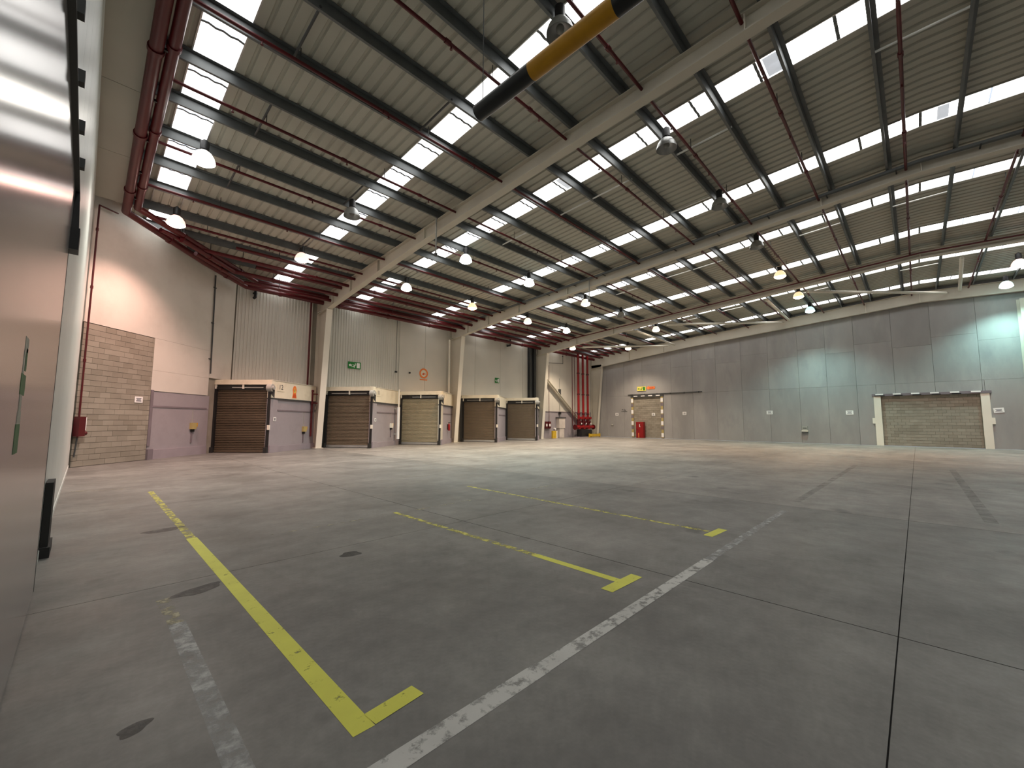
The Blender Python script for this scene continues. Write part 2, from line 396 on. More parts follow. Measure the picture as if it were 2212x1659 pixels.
# ================================================================== DOCK WALL
DF = Fr((0, DOCK), (FAR, DOCK))
dock = struct(DF.box(B(), 4.9, FAR+.3, -.3, -.06, 0, 9.7).build('wall_dock', 'mortar', loc=(20, DOCK, 0)), 'white clad wall above the loading docks')
def ribbed(s0, s1, z0, z1, n, fr=DF, dep=.035):
    prof = []; w = (s1-s0)/n
    for i in range(n):
        a = s0+i*w; prof += [(a, 0), (a+w*.52, 0), (a+w*.62, dep), (a+w*.9, dep)]
    prof.append((s1, 0)); b = B(); m = len(prof)
    vs = [fr.p(s, d, z0) for s, d in prof]+[fr.p(s, d, z1) for s, d in prof]
    b.add(vs, [(i, i+1, m+i+1, m+i) for i in range(m-1)]); return b
x = 5.33
while x < 15.2:
    if not (9.4 < x+.5 < 9.95): ribbed(x, x+.985, 3.3, zs(x, 26)-.1, 6).build('cladding_panel', 'rib_cladding', dock)
    x += .99
for a, b_ in [(15.25, 17.4), (17.41, 19.4), (19.41, 22.3), (22.31, 25.2), (25.21, 28.1), (28.11, 30.1)]:
    DF.box(B(), a+.004, b_-.004, -.06, 0, 3.3, zs(a, 26)-.1).build('cladding_panel', 'flat_cladding', dock)
x = 30.2
while x < 39.6:
    DF.box(B(), x, min(x+1.18, 39.7), -.06, 0, 2.62, zs(x, 26)-.1).build('cladding_panel', 'flat_cladding', dock); x += 1.19
DF.box(B(), 30.2, 39.7, -.06, -.005, 0, 2.56).build('masonry', 'lilac_block', dock)
DF.box(B(), 30.2, 39.7, -.02, .03, 2.56, 2.63).build('trim_strip', 'lilac_trim', dock)
DF.box(B(), 5.4, 39.5, -.02, .08, 9.02, 9.16).build('eaves_rail', 'lilac_trim', dock)

# sawtooth dock pods: a shutter facing the hall at an angle and a return wall beside it
PODS = [((4.5, 25.4), (6.49, 23.3), (9.6, 25.8), 'shutter_dark'), ((10.19, 25.8), (11.98, 23.3), (15.31, 25.8), 'shutter'), ((15.31, 25.8), (16.97, 23.3), (19.95, 25.8), 'shutter_pale'),
        ((20.85, 25.8), (22.3, 23.3), (25.75, 25.8), 'shutter'), ((25.75, 25.8), (27.07, 23.3), (30.2, 25.8), 'shutter')]
NUMB = ['12', '11', '11', '11', '11']
WHERE = ['beside the block corner', 'right of the first cream column', 'beside the white pole', 'right of the second cream column', 'next to the dark steel stanchions']
for i, (Lp, Rp, Np, sm) in enumerate(PODS):
    SF = Fr(Lp, Rp); RF = Fr(Rp, Np); W = SF.L
    r = root('door_%d' % (i+1), (*SF.p(W/2, 0, 0)[:2], 0), 'brown roller shutter loading door ' + WHERE[i])
    # curtain of slats: too fine to pick apart singly, one corrugated sheet
    b = B(); n = 36; z0, z1 = .16, 3.22; prof = []
    for q in range(n):
        zz = z0+(z1-z0)*q/n; h = (z1-z0)/n; prof += [(zz, -.10), (zz+h*.18, -.112), (zz+h*.36, -.072), (zz+h*.9, -.078)]
    prof.append((z1, -.10)); m = len(prof)
    b.add([SF.p(.1, d, zz) for zz, d in prof]+[SF.p(W-.1, d, zz) for zz, d in prof], [(q, m+q, m+q+1, q+1) for q in range(m-1)])
    o = b.build('curtain', sm, r); o['kind'] = 'stuff'
    SF.box(B(), .08, W-.08, -.12, -.05, .03, .16).build('bottom_bar', 'aluminium' if i else 'shutter_dark', r)
    for a, c in ((0, .13), (W-.13, W)):
        SF.box(B(), a, c, -.16, .05, 0, 3.3).build('guide', 'black', r)
    for a in (.0, W-.16):
        SF.box(B(), a, a+.16, .05, .16, 0, .28).build('bumper', 'rubber', r)
    SF.box(B(), .05, W-.05, -.14, -.02, 3.16, 3.40).build('hood', 'black', r)
    SF.box(B(), .4 if i % 2 else .9, W-.4, -.02, .02, 3.25, 3.29).build('tension_rod', 'grey_box', r)
    for a in (.06, W*.5, W-.2):
        SF.box(B(), a, a+.07, -.02, .06, 3.2, 3.42).build('bracket', 'cream_bright', r)
    SF.box(B(), -.05, W+.05, -.25, .08, 3.42, 3.66).build('lintel', 'fascia', r)
    if i == 0:
        SF.box(B(), -.5, -.16, -.2, .08, 0, 3.6).build('jamb', 'cream_paint', r)
        SF.box(B(), -.16, .0, -.2, .04, 0, 3.42).build('jamb_return', 'grey_box', r)
        SF.box(B(), -.62, -.05, -.1, .14, 3.5, 3.95).build('motor_box', 'cream_paint', r)
    else:
        SF.box(B(), -.16, .0, -.2, .04, 0, 3.42).build('jamb_return', 'dark_steel' if i != 2 else 'grey_box', r)
    b = B(); c = Vector(SF.p(W+.03, .12, 3.25)); b.cyl(c-SF.t*.12, c+SF.t*.12, .19, 14); b.cyl(c+SF.t*.12, c+SF.t*.2, .1, 10); b.build('motor', 'grey_box', r)
    b = B(); b.prism([(W-.02, 3.05), (W+.2, 2.75), (W+.2, 3.3), (W-.02, 3.4)], lambda q, d: SF.p(q[0], d, q[1]), .02, .08); b.build('gusset', 'dark_steel', r)
    SF.box(B(), W-.04, W+.08, .05, .13, 1.15, 1.38).build('lock_box', 'cream_bright', r)
    # return wall
    q = struct(RF.box(B(), .12, RF.L, -.22, -.04, 0, 2.72).build('wall_return_%d' % (i+1), 'lilac_block', loc=(*RF.p(RF.L/2, 0, 0)[:2], 0)), 'lilac painted return wall beside the loading door ' + WHERE[i])
    RF.box(B(), .0, .52, -.2, .02, 0, 2.70).build('pier', 'lilac_block' if i != 2 else 'cream_paint', q)
    RF.box(B(), .0, .60, -.2, .08, 0, .36).build('plinth', 'plinth', q)
    RF.box(B(), .6, RF.L, -.04, .03, 0, .30).build('plinth', 'plinth', q)
    RF.box(B(), .6, RF.L-.15, -.04, -.015, 2.1, 2.17).build('trim_strip', 'lilac_trim', q)
    RF.box(B(), .0, RF.L, -.2, .04, 2.70, 2.76).build('drip_edge', 'dark_steel', q)
    RF.box(B(), .0, RF.L*.45, -.2, .025, 2.76, 3.64).build('fascia_panel', 'fascia', q)
    RF.box(B(), RF.L*.45+.006, RF.L-.35, -.2, .025, 2.76, 3.64).build('fascia_panel', 'fascia', q)
    RF.box(B(), RF.L-.344, RF.L, -.2, .02, 2.76, 3.64).build('fascia_panel', 'fascia', q)
    RF.box(B(), 0, RF.L, -.2, .05, 3.64, 3.68).build('coping', 'cream_paint', q)
    b = B(); zt = 3.66; b.add([(*Lp, zt), (*Rp, zt), (*Np, zt), (Np[0], DOCK, zt), (Lp[0], DOCK, zt)], [(0, 1, 2, 3, 4)]); b.build('pod_roof', 'fascia', q)
    # bay number
    pl = RF.box(B(), .44, .98, .025, .04, 3.12, 3.62).build('number_plate', 'fascia', q)
    letters(NUMB[i], .36, RF, .70, 3.22, .042, 'ink', q, 'bay_number')
# small white notices beside doors
def notice(label, fr, s, z, wd, hg, d=.01, mark=True, tilt=0., cat='notice', paper='white_sheet', group=None):
    r = thing('paper_notice', label, cat, fr.p(s, d, z-hg/2), group)
    ct, st = math.cos(tilt), math.sin(tilt)
    R = lambda x, y: (s+x*ct-y*st, z+x*st+y*ct)
    b = B(); fr.flat(b, [R(-wd/2, -hg/2), R(wd/2, -hg/2), R(wd/2, hg/2), R(-wd/2, hg/2)], d, .006); sh = b.build('sheet', paper, r)
    if mark:
        for k, (yy, ww) in enumerate([(.18, .62), (-.02, .5), (-.22, .66)]):
            b = B(); fr.flat(b, [R(-wd*ww/2, hg*yy-.018), R(wd*ww/2, hg*yy-.018), R(wd*ww/2, hg*yy+.018), R(-wd*ww/2, hg*yy+.018)], d+.006, .002); b.build('text_line', 'ink_grey', sh)
    return r
notice('white paper notice on the grey block infill of the corner wall', CF, 2.41, 2.42, .36, .24, .02)
for i in (0, 1):
    RF = Fr(PODS[i][1], PODS[i][2]); notice(['small pinkish notice on the lilac wall right of the leftmost roller shutter', 'small pinkish notice on the lilac wall right of the second roller shutter from the left'][i], RF, .34, 1.68, .22, .2, .03)
for y, z, lab, tl in [(22.96, 2.41, 'white paper notice on the far wall left of the narrow bricked up doorway', 0), (15.78, 2.43, 'white paper notice on the far wall just right of the narrow bricked up doorway', 0),
                      (8.75, 2.43, 'white paper notice in the middle of the far wall, left of the grey wall heater', 0), (3.57, 2.36, 'white paper notice on the far wall just left of the wide bricked up doorway', 0), (-3.68, 2.41, 'tilted white paper notice on the far wall right of the wide bricked up doorway', .08)]:
    notice(lab, FF, DOCK-y, z, .44 if y < 10 else .36, .30, .02, tilt=tl)
notice('white paper notice stuck on the blocks of the narrow bricked up doorway', FF, DOCK-18.91, 2.37, .36, .28, -.06)
r = thing('wall_lettering', 'small black letters with an underline painted left of the narrow bricked up doorway', 'lettering', FF.p(DOCK-22.13, .01, 2.6))
letters('P.G.', .30, FF, DOCK-22.13, 2.76, .008, 'ink', r)
b = B(); FF.flat(b, [(DOCK-22.45, 2.66), (DOCK-21.75, 2.66), (DOCK-21.75, 2.70), (DOCK-22.45, 2.70)], .008); b.build('underline', 'ink', r)

# ================================================================== ROOF: sheets, skylights, purlins
SKY_X = [1.2, 6.75, 11.45, 17.1, 22.2, 27.25, 32.3, 37.3]; SKY_W = .84
PUR = [.2+1.663*k for k in range(16)]
ceiling = root('ceiling', (20, 0, 9), 'ribbed grey roof sheets on dark purlins')
def two_slopes(): return ((DOCK+.35, RIDGE), (RIDGE, BACK-.3))
def sheet(x0, x1, ya, yb):
    n = max(1, round((x1-x0)/.31)); wv = (x1-x0)/n; prof = []
    for i in range(n):
        a = x0+i*wv; prof += [(a, 0), (a+wv*.66, 0), (a+wv*.76, .045), (a+wv*.9, .045)]
    prof.append((x1, 0)); m = len(prof); b = B()
    b.add([(x, ya, zs(x, ya)+d) for x, d in prof]+[(x, yb, zs(x, yb)+d) for x, d in prof], [(i, m+i, m+i+1, i+1) for i in range(m-1)]); return b
edges = [LEFT]
for x in SKY_X: edges += [x, x+SKY_W]
edges.append(FAR+.1)
for side, (ya, yb) in enumerate(two_slopes()):
    for i in range(0, len(edges), 2):
        x0, x1 = edges[i], edges[i+1]
        n = max(1, round((x1-x0)/.95))
        for k in range(n):
            sheet(x0+(x1-x0)*k/n, x0+(x1-x0)*(k+1)/n, ya, yb).build('roof_sheet', 'roof_sheet', ceiling)
# dull translucent panes: daylight coming through, with soft grime
def pane_material(name, st, tint):
    m = bpy.data.materials.new(name); m.use_nodes = True; nt = m.node_tree; N = nt.nodes; L = nt.links; b = N['Principled BSDF']
    b.inputs['Base Color'].default_value = (.7, .72, .75, 1); b.inputs['Roughness'].default_value = .35
    g = N.new('ShaderNodeNewGeometry'); mp = N.new('ShaderNodeMapping'); mp.inputs['Scale'].default_value = (6, .8, 1); L.new(g.outputs[0], mp.inputs[0])
    n = N.new('ShaderNodeTexNoise'); n.inputs['Scale'].default_value = 1.; L.new(mp.outputs[0], n.inputs[0])
    r = N.new('ShaderNodeMapRange'); r.inputs[1].default_value = .3; r.inputs[2].default_value = .7; r.inputs[3].default_value = st*.86; r.inputs[4].default_value = st*1.1; L.new(n.outputs[0], r.inputs[0])
    b.inputs['Emission Color'].default_value = tint; L.new(r.outputs[0], b.inputs['Emission Strength']); MATS[name] = m
pane_material('skylight_pane', SKYLIGHT, (1.0, .985, .96, 1))
pane_material('skylight_grimy', SKYLIGHT*.12, (.86, .92, 1.0, 1))
lay = []
for side, (ya, yb) in enumerate(two_slopes()):
    for j, x in enumerate(SKY_X):
        wn = root('window_%d' % (len(lay)+1), (x+SKY_W/2, (ya+yb)/2, 10), 'strip of translucent roof skylight panes'); lay.append(wn)
        cuts = [DOCK+.3]+[y+.62 for y in PUR[::-1]]+[RIDGE]
        cuts = [c for c in cuts if c < DOCK+.31]
        for a, c in zip(cuts, cuts[1:]):
            if a-c < .05: continue
            mid = (a+c)/2
            y0, y1 = (a, c) if side == 0 else (2*RIDGE-a, 2*RIDGE-c)
            if 18.6 < mid < 20.1:      # one closed bay near the eaves
                sheet(x, x+SKY_W, y0, y1).build('closing_sheet', 'roof_sheet', wn); continue
            b = B(); m = 7; prof = [(x+SKY_W*k/6, (.03 if k % 2 else 0)) for k in range(7)]
            e = .02 if y0 > y1 else -.02
            b.add([(px, y0-e, zs(px, y0)+.02+d) for px, d in prof]+[(px, y1+e, zs(px, y1)+.02+d) for px, d in prof], [(i, m+i, m+i+1, i+1) for i in range(m-1)])
            b.build('pane', 'skylight_pane', wn)
            if side == 0:
                b = B(); prof2 = [(px, d) for px, d in prof]
                b.add([(px, y1+.03, zs(px, y1)-.006+d) for px, d in prof2]+[(px, y1-.04, zs(px, y1)-.006+d) for px, d in prof2], [(i, m+i, m+i+1, i+1) for i in range(m-1)])
                b.build('lap_joint', 'galvanised', wn)
        for px in (x-.02, x+SKY_W-.01):
            b = B(); b.hexa([(px, ya, zs(px, ya)-.012), (px+.03, ya, zs(px, ya)-.012), (px+.03, yb, zs(px, yb)-.012), (px, yb, zs(px, yb)-.012), (px, ya, zs(px, ya)+.05), (px+.03, ya, zs(px, ya)+.05), (px+.03, yb, zs(px, yb)+.05), (px, yb, zs(px, yb)+.05)])
            b.build('side_trim', 'aluminium', wn)
# a few grimy panes seen in the photo: debris lying on the sheet
for x, y, ly in [(11.5, 8.55, .45), (11.5, 1.95, .35), (17.15, -1.25, .25), (1.25, 13.6, .22), (6.8, 13.6, .22), (11.5, 13.6, .3)]:
    wn = lay[min(range(8), key=lambda j: abs(SKY_X[j]-x))]
    b = B(); b.add([(x, y, zs(x, y)-.004), (x+.74, y, zs(x+.74, y)-.004), (x+.74, y+ly, zs(x+.74, y+ly)-.004), (x, y+ly, zs(x, y+ly)-.004)], [(0, 1, 2, 3)]); b.build('grime_patch', 'skylight_grimy', wn)
# purlins: Z sections, one length per bay
BAYS = [.3, 9.68, 19.8, 30.0, 39.7]
def purlin(y, x0, x1, sgn):
    b = B(); poly = [(-.10, -.006), (0, -.006), (0, -.27), (.07, -.27), (.07, -.255), (.012, -.255), (.012, .004), (-.10, .004)]
    b.prism([(y+sgn*p, q) for p, q in poly], lambda q, x: (x, q[0], zs(x, y)-.012+q[1]), x0, x1); return b
for y in PUR+[2*RIDGE-y for y in PUR]:
    for x0, x1 in zip(BAYS, BAYS[1:]): purlin(y, x0, x1, 1).build('purlin', 'galvanised', ceiling)
# sag rods between purlins
for x, ya, yb in [(2.9, 8.5, 10.2), (6.37, 8.5, 10.2), (2.95, 11.85, 13.5), (6.37, 13.5, 15.2), (2.95, 15.2, 16.8), (6.4, 18.5, 20.2), (13.2, 6.85, 10.2), (13.15, 3.5, 5.2), (13.1, -1.45, .2), (13.2, 11.85, 13.5), (16.5, 5.2, 6.85), (23.3, 6.85, 10.2), (23.5, 11.85, 13.5), (23.2, -1.45, .2), (23.2, 1.85, 3.5), (26.6, 3.5, 5.2), (33.3, 11.8, 13.1), (33.1, 8.5, 10.2), (33.2, 3.5, 5.2), (33.2, -1.45, .2), (36.6, 1.85, 3.5), (36.6, 6.85, 8.5)]:
    B().cyl((x, ya, zs(x, ya)-.22), (x, yb, zs(x, yb)-.22), .03, 8).build('sag_rod', 'dark_steel' if x < 8 else 'rod_zinc', ceiling)
# flat soffit panels over the left wall
def soffit(ya, yb):
    q = lambda x, y, d: (x, y, zs(x, y)-d)
    b = B(); return b.hexa([q(LEFT, ya, .31), q(.46, ya, .31), q(.46, yb, .31), q(LEFT, yb, .31), q(LEFT, ya, .29), q(.46, ya, .29), q(.46, yb, .29), q(LEFT, yb, .29)])
y = 20.28
while y > RIDGE: soffit(y-.008, max(y-3.3, RIDGE)+.008).build('soffit_panel', 'roof_sheet', ceiling); y -= 3.3
# ================================================================== back wall (behind the camera, closes the hall)
BF = Fr((FAR, BACK), (LEFT, BACK))
struct(BF.box(B(), -.3, FAR-LEFT+.3, -.3, 0, 0, 11.5).build('wall_back', 'flat_cladding'), 'pale wall behind the camera')

# ================================================================== PORTAL FRAMES
RX = [9.68, 19.8, 30.0, 39.42]
ORD = ['nearest', 'second', 'third', 'farthest']
def depth(y, k):
    y2 = y if y >= RIDGE else 2*RIDGE-y
    P = [(-1, .50), (8, .57), (15, .62), (18.6, .74), (24.8, 1.02), (26.5, 1.1)]
    for (a, da), (b, db) in zip(P, P[1:]):
        if a <= y2 <= b: return da+(db-da)*(y2-a)/(b-a)+(.30 if k == 3 else 0)
    return P[-1][1]
for k, x in enumerate(RX):
    lab = ['cream steel roof beam crossing above the yellow bar, nearest the camera', 'cream steel roof beam with a grey cable tray along it', 'cream steel roof beam with a thin red pipe along it', 'cream steel roof beam lying along the top of the far wall'][k]
    r = thing('roof_beam', lab, 'roof beam', (x, 12, 9), 'steel roof beams')
    ys = [25.9, 24.8, 22, 18.6, 15, 11, 8, 4, RIDGE, -5, -9, -13, -16, -20, -23, -26.9]
    zt = lambda y: zs(x, y)-.285; zb = lambda y: zt(y)+.075-depth(y, k)
    def strip(x0, x1, f0, f1):
        b = B(); n = len(ys); vs = []
        for y in ys: vs += [(x0, y, f0(y)), (x1, y, f0(y)), (x1, y, f1(y)), (x0, y, f1(y))]
        fs = [(4*i+q, 4*i+(q+1) % 4, 4*i+4+(q+1) % 4, 4*i+4+q) for i in range(n-1) for q in range(4)]+[(0, 1, 2, 3)[::-1], (4*n-4, 4*n-3, 4*n-2, 4*n-1)]
        return b.add(vs, fs)
    strip(x-.15, x+.15, lambda y: zt(y)-.025, zt).build('top_flange', 'cream_paint', r)
    strip(x-.15, x+.15, zb, lambda y: zb(y)+.03).build('bottom_flange', 'cream_paint', r)
    strip(x-.012, x+.012, lambda y: zb(y)+.02, lambda y: zt(y)-.02).build('web', 'cream_paint', r)
    for y in ([23.9, 21.6, 18.6, 14.6] if k < 2 else [21.2, 17.5]) + [2.2, RIDGE]:
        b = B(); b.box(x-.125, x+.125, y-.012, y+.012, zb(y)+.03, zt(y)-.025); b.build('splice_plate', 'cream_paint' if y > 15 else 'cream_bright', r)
# columns
for k, (x, lab) in enumerate([(9.68, 'cream steel column between the two leftmost roller shutters'), (19.8, 'cream steel column between the third and fourth roller shutters'), (30.0, 'cream steel column to the right of the last roller shutter'), (39.42, 'cream steel column in the far corner of the dock wall')]):
    r = thing('steel_column', lab, 'column', (x, 25.6, 0), 'steel columns')
    h = zs(x, 25.2)-1.2; w2 = .17; yb_, yt_ = 25.25, 24.5
    sl = lambda z: yb_+(yt_-yb_)*z/h
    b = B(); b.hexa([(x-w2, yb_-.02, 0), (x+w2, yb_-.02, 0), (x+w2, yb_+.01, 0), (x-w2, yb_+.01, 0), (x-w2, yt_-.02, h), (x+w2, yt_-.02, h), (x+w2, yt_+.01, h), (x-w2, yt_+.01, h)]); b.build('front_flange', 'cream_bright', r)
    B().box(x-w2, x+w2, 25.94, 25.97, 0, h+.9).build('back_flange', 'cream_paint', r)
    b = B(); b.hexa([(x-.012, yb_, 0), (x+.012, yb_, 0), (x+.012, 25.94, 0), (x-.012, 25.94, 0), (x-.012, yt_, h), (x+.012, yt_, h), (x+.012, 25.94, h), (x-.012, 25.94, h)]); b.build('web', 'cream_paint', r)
    B().box(x-.24, x+.24, 25.12, 25.99, 0, .03).build('base_plate', 'cream_paint', r)
    B().box(x-w2, x+w2, yt_, 25.94, h-.02, h+.02).build('cap_plate', 'cream_paint', r)
    if k == 3: B().box(x-.5, x-.46, 25.9, 25.97, 0, 2.6).build('side_flange', 'cream_bright', r)
r = thing('steel_column', 'pale steel post on the far wall at the right edge of the picture', 'column', (39.4, -5.0, 0), 'steel columns')
B().box(39.3, 39.33, -5.2, -4.92, 0, 9.2).build('front_flange', 'cream_paint', r); B().box(39.33, 39.66, -4.985, -4.955, 0, 9.2).build('web', 'cream_paint', r); B().box(39.63, 39.66, -5.12, -4.82, 0, 9.2).build('back_flange', 'cream_paint', r)
# hanging rods under beams
for (x, y, l, lab) in [(9.5, 13.6, 1.5, 'grey conduit drop on the near face of the nearest roof beam'), (19.65, 13.0, 1.3, 'grey conduit drop on the near face of the second roof beam')]:
    r = thing('conduit_drop', lab, 'conduit', (x, y, zs(x, y)-1.6)); zt = zs(x, y)-.25
    B().cyl((x, y, zt), (x, y, zt-l), .03, 8).build('tube', 'grey_box', r)
    B().box(x-.05, x+.05, y-.05, y+.05, zt-l-.12, zt-l).build('junction_box', 'dark_steel', r)
# cable tray along beam 2, red pipe along beam 3
def along(x, dz, y0=25, y1=-8, step=3.):
    pts = []; y = y0
    while y > RIDGE+.2: pts.append((x, y, zs(x, y)-dz)); y -= step
    pts.append((x, RIDGE, zs(x, RIDGE)-dz)); pts.append((x, y1, zs(x, y1)-dz)); return pts
r = thing('cable_tray', 'long grey cable tray fixed along the second roof beam', 'cable tray', (19.55, 10, 9.5))
b = B(); pts = along(19.56, .42)
for p, q in zip(pts, pts[1:]):
    b.hexa([(p[0]-.09, p[1], p[2]), (p[0]+.05, p[1], p[2]), (q[0]+.05, q[1], q[2]), (q[0]-.09, q[1], q[2]), (p[0]-.09, p[1], p[2]+.09), (p[0]+.05, p[1], p[2]+.09), (q[0]+.05, q[1], q[2]+.09), (q[0]-.09, q[1], q[2]+.09)])
b.build('tray', 'galvanised', r)
for y in range(-6, 25, 2):
    z = zs(19.6, y)-.45; B().box(19.44, 19.79, y-.02, y+.02, z, z+.03).build('bracket', 'dark_steel', r)
r = thing('fire_pipe', 'thin dark red pipe running along the third roof beam', 'pipe', (29.7, 10, 9.5), 'red fire pipes')
B().tube(along(29.72, .5), .04, 8).build('tube', 'red_pipe', r)

# ================================================================== ROOF BRACES
for (y3, z3), (y4, z4), lab in [((20.9, 8.15), (16.8, 9.02), 'white brace tube near the dock end between the two farthest roof beams'), ((15.64, 8.85), (16.3, 9.02), 'white brace tube meeting the first one at the far beam'), ((13.3, 8.95), (7.3, 9.75), 'long white brace tube above the warm lamp by the far wall'),
                               ((6.5, 9.5), (6.9, 9.78), 'short steep white brace tube right of the long one'), ((4.45, 9.55), (-2.0, 10.18), 'long white brace tube above the teal patch of the far wall'), ((-2.1, 9.9), (-2.5, 10.2), 'white brace tube at the right above the wide bricked up doorway')]:
    p, q = Vector((30.1, y3, z3)), Vector((39.3, y4, z4)); d = (q-p).normalized()
    r = thing('brace_tube', lab, 'brace', tuple((p+q)/2), 'roof brace tubes')
    B().cyl(p+d*.25, q-d*.25, .085, 12).build('tube', 'cream_bright', r)
    for c, e in ((p, 1), (q, -1)):
        b = B(); b.cyl(c, c+d*e*.3, .03, 8); b.build('end_fitting', 'cream_paint', r)
# diagonal wall brace in the last bay
p, q = Vector((30.3, 25.78, 6.6)), Vector((39.1, 25.78, .15)); d = (q-p).normalized()
r = thing('wall_brace', 'cream diagonal steel brace crossing behind the red riser pipes', 'brace', tuple((p+q)/2))
pn = Vector((d.z, 0, -d.x))
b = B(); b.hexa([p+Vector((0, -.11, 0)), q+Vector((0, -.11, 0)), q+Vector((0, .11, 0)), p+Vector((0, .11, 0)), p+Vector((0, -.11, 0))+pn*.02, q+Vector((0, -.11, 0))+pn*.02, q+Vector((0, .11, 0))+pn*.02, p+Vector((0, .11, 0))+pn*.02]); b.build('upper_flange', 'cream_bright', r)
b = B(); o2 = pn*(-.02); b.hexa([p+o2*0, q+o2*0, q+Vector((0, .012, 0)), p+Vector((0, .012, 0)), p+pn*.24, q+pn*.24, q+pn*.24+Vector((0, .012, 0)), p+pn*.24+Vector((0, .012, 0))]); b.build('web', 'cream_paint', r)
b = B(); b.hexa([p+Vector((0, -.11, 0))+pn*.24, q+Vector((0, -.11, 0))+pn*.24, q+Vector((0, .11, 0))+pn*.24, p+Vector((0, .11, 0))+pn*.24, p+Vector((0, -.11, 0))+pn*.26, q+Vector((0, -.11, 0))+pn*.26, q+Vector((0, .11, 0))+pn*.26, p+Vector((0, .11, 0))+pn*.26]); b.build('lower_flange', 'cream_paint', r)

# ================================================================== SPRINKLER PIPES (along the hall under the purlins)
SPR = [(20.4, .42), (18.1, .42), (15.4, .40), (12.55, .40), (9.95, .40), (7.15, .40), (4.68, .40), (2.28, .40), (-.25, .40), (-2.9, .40)]
SORD = ['nearest the dock wall', 'second from the dock wall', 'third from the dock wall', 'fourth from the dock wall', 'fifth from the dock wall', 'sixth from the dock wall', 'just beyond the end of the yellow bar', 'above the yellow part of the bar', 'running almost overhead along the ridge', 'beyond the ridge at the right edge']
for i, (y, dz) in enumerate(SPR):
    r = thing('sprinkler_pipe', 'thin dark red sprinkler pipe under the roof, ' + SORD[i], 'pipe', (20, y, zs(20, y)-dz), 'red sprinkler pipes')
    x0 = .8 if y < 19 else 1.4
    tb = B().cyl((x0, y, zs(x0, y)-dz), (39.4, y, zs(39.4, y)-dz), .042 if y < 17 else .05, 10).build('tube', 'red_pipe', r)
    for x in (5.2, 8.0, 13.4, 17.2, 24.6, 33.0):
        z = zs(x, y)-dz; B().cyl((x-.07, y, z), (x+.07, y, z), .06, 10).build('coupling', 'red_pipe', r)
    for x in [2.2+3.1*k for k in range(12)]:
        z = zs(x, y)-dz; b = B(); b.cyl((x, y, z-.04), (x, y, z-.11), .018, 6); b.cyl((x, y, z-.11), (x, y, z-.12), .035, 8); b.build('sprinkler_head', 'red_pipe', tb)
    for x in (3.0, 6.6, 13.0, 16.5, 23.2, 26.6, 33.2):
        z = zs(x, y)-dz; B().cyl((x, y, z+.04), (x, y, z+dz-.03), .012, 6).build('hanger_rod', 'dark_steel', r)
# fire mains round the eaves: along the left wall, across the corner and along the dock wall
def rx(p): return (p[0], p[1], zs(p[0], p[1])-p[2])
mains = [([(5.4, 22.9, .44), (39.2, 22.9, .44)], .09, 'straight dark red fire main under the eaves purlins, fifth pipe from the dock wall'),
         ([(4.2, 21.25, .44), (39.2, 21.25, .44)], .07, 'straight dark red fire main under the eaves purlins, sixth pipe from the dock wall'),
         ([(2.9, 22.1, .8), (5.2, 24.35, .8), (39.2, 24.35, .56)], .09, 'dark red fire main sagging below the others along the dock wall eaves'),
         ([(.56, -8, .55), (.56, RIDGE, .55), (.56, 20.35, .55), (3.4, 23.35, .62), (5.6, 25.45, .62), (39.2, 25.45, .62)], .13, 'thick dark red fire main, outer of the pair along the left roof edge'),
         ([(.84, -8, .5), (.84, RIDGE, .5), (.84, 19.9, .5), (3.9, 22.75, .5), (5.9, 24.7, .5), (39.2, 24.7, .5)], .115, 'thick dark red fire main, inner of the pair along the left roof edge'),
         ([(2.3, 21.2, .72), (4.6, 23.4, .72), (39.2, 23.6, .5)], .10, 'dark red fire main bending from the corner, third pipe from the dock wall eaves'),
         ([(1.6, 20.9, .66), (3.0, 22.0, .6), (39.2, 22.1, .46)], .085, 'dark red fire main bending from the corner, fourth pipe from the dock wall eaves')]
for pts, rad, lab in mains:
    P = [rx(p) for p in pts]
    r = thing('fire_main', lab, 'pipe', P[0], 'red fire mains at the eaves')
    B().tube(P, rad, 14).build('tube', 'red_pipe', r)
    for a, c in zip(P, P[1:]):
        a, c = Vector(a), Vector(c); L = (c-a).length; n = max(1, int(L/3.2)); d = (c-a)/L
        for k in range(n):
            m = a+d*(L*(k+.5)/n); B().cyl(m-d*.06, m+d*.06, rad*1.22, 14).build('coupling', 'red_pipe', r)
            if k % 2 == 0: B().cyl(m+Vector((0, 0, rad)), (m.x, m.y, zs(m.x, m.y)-.04), .014, 6).build('hanger_rod', 'dark_steel', r)
# cross bars between the two left mains
r = thing('pipe_support', 'row of short dark cross bars carrying the paired fire mains on the left', 'support', (.6, 10, 9.5))
for y in [2+1.9*k for k in range(10)]:
    z = zs(.6, y)-.66; B().box(.5, .92, y-.03, y+.03, z+.08, z+.14).build('cross_bar', 'black', r)
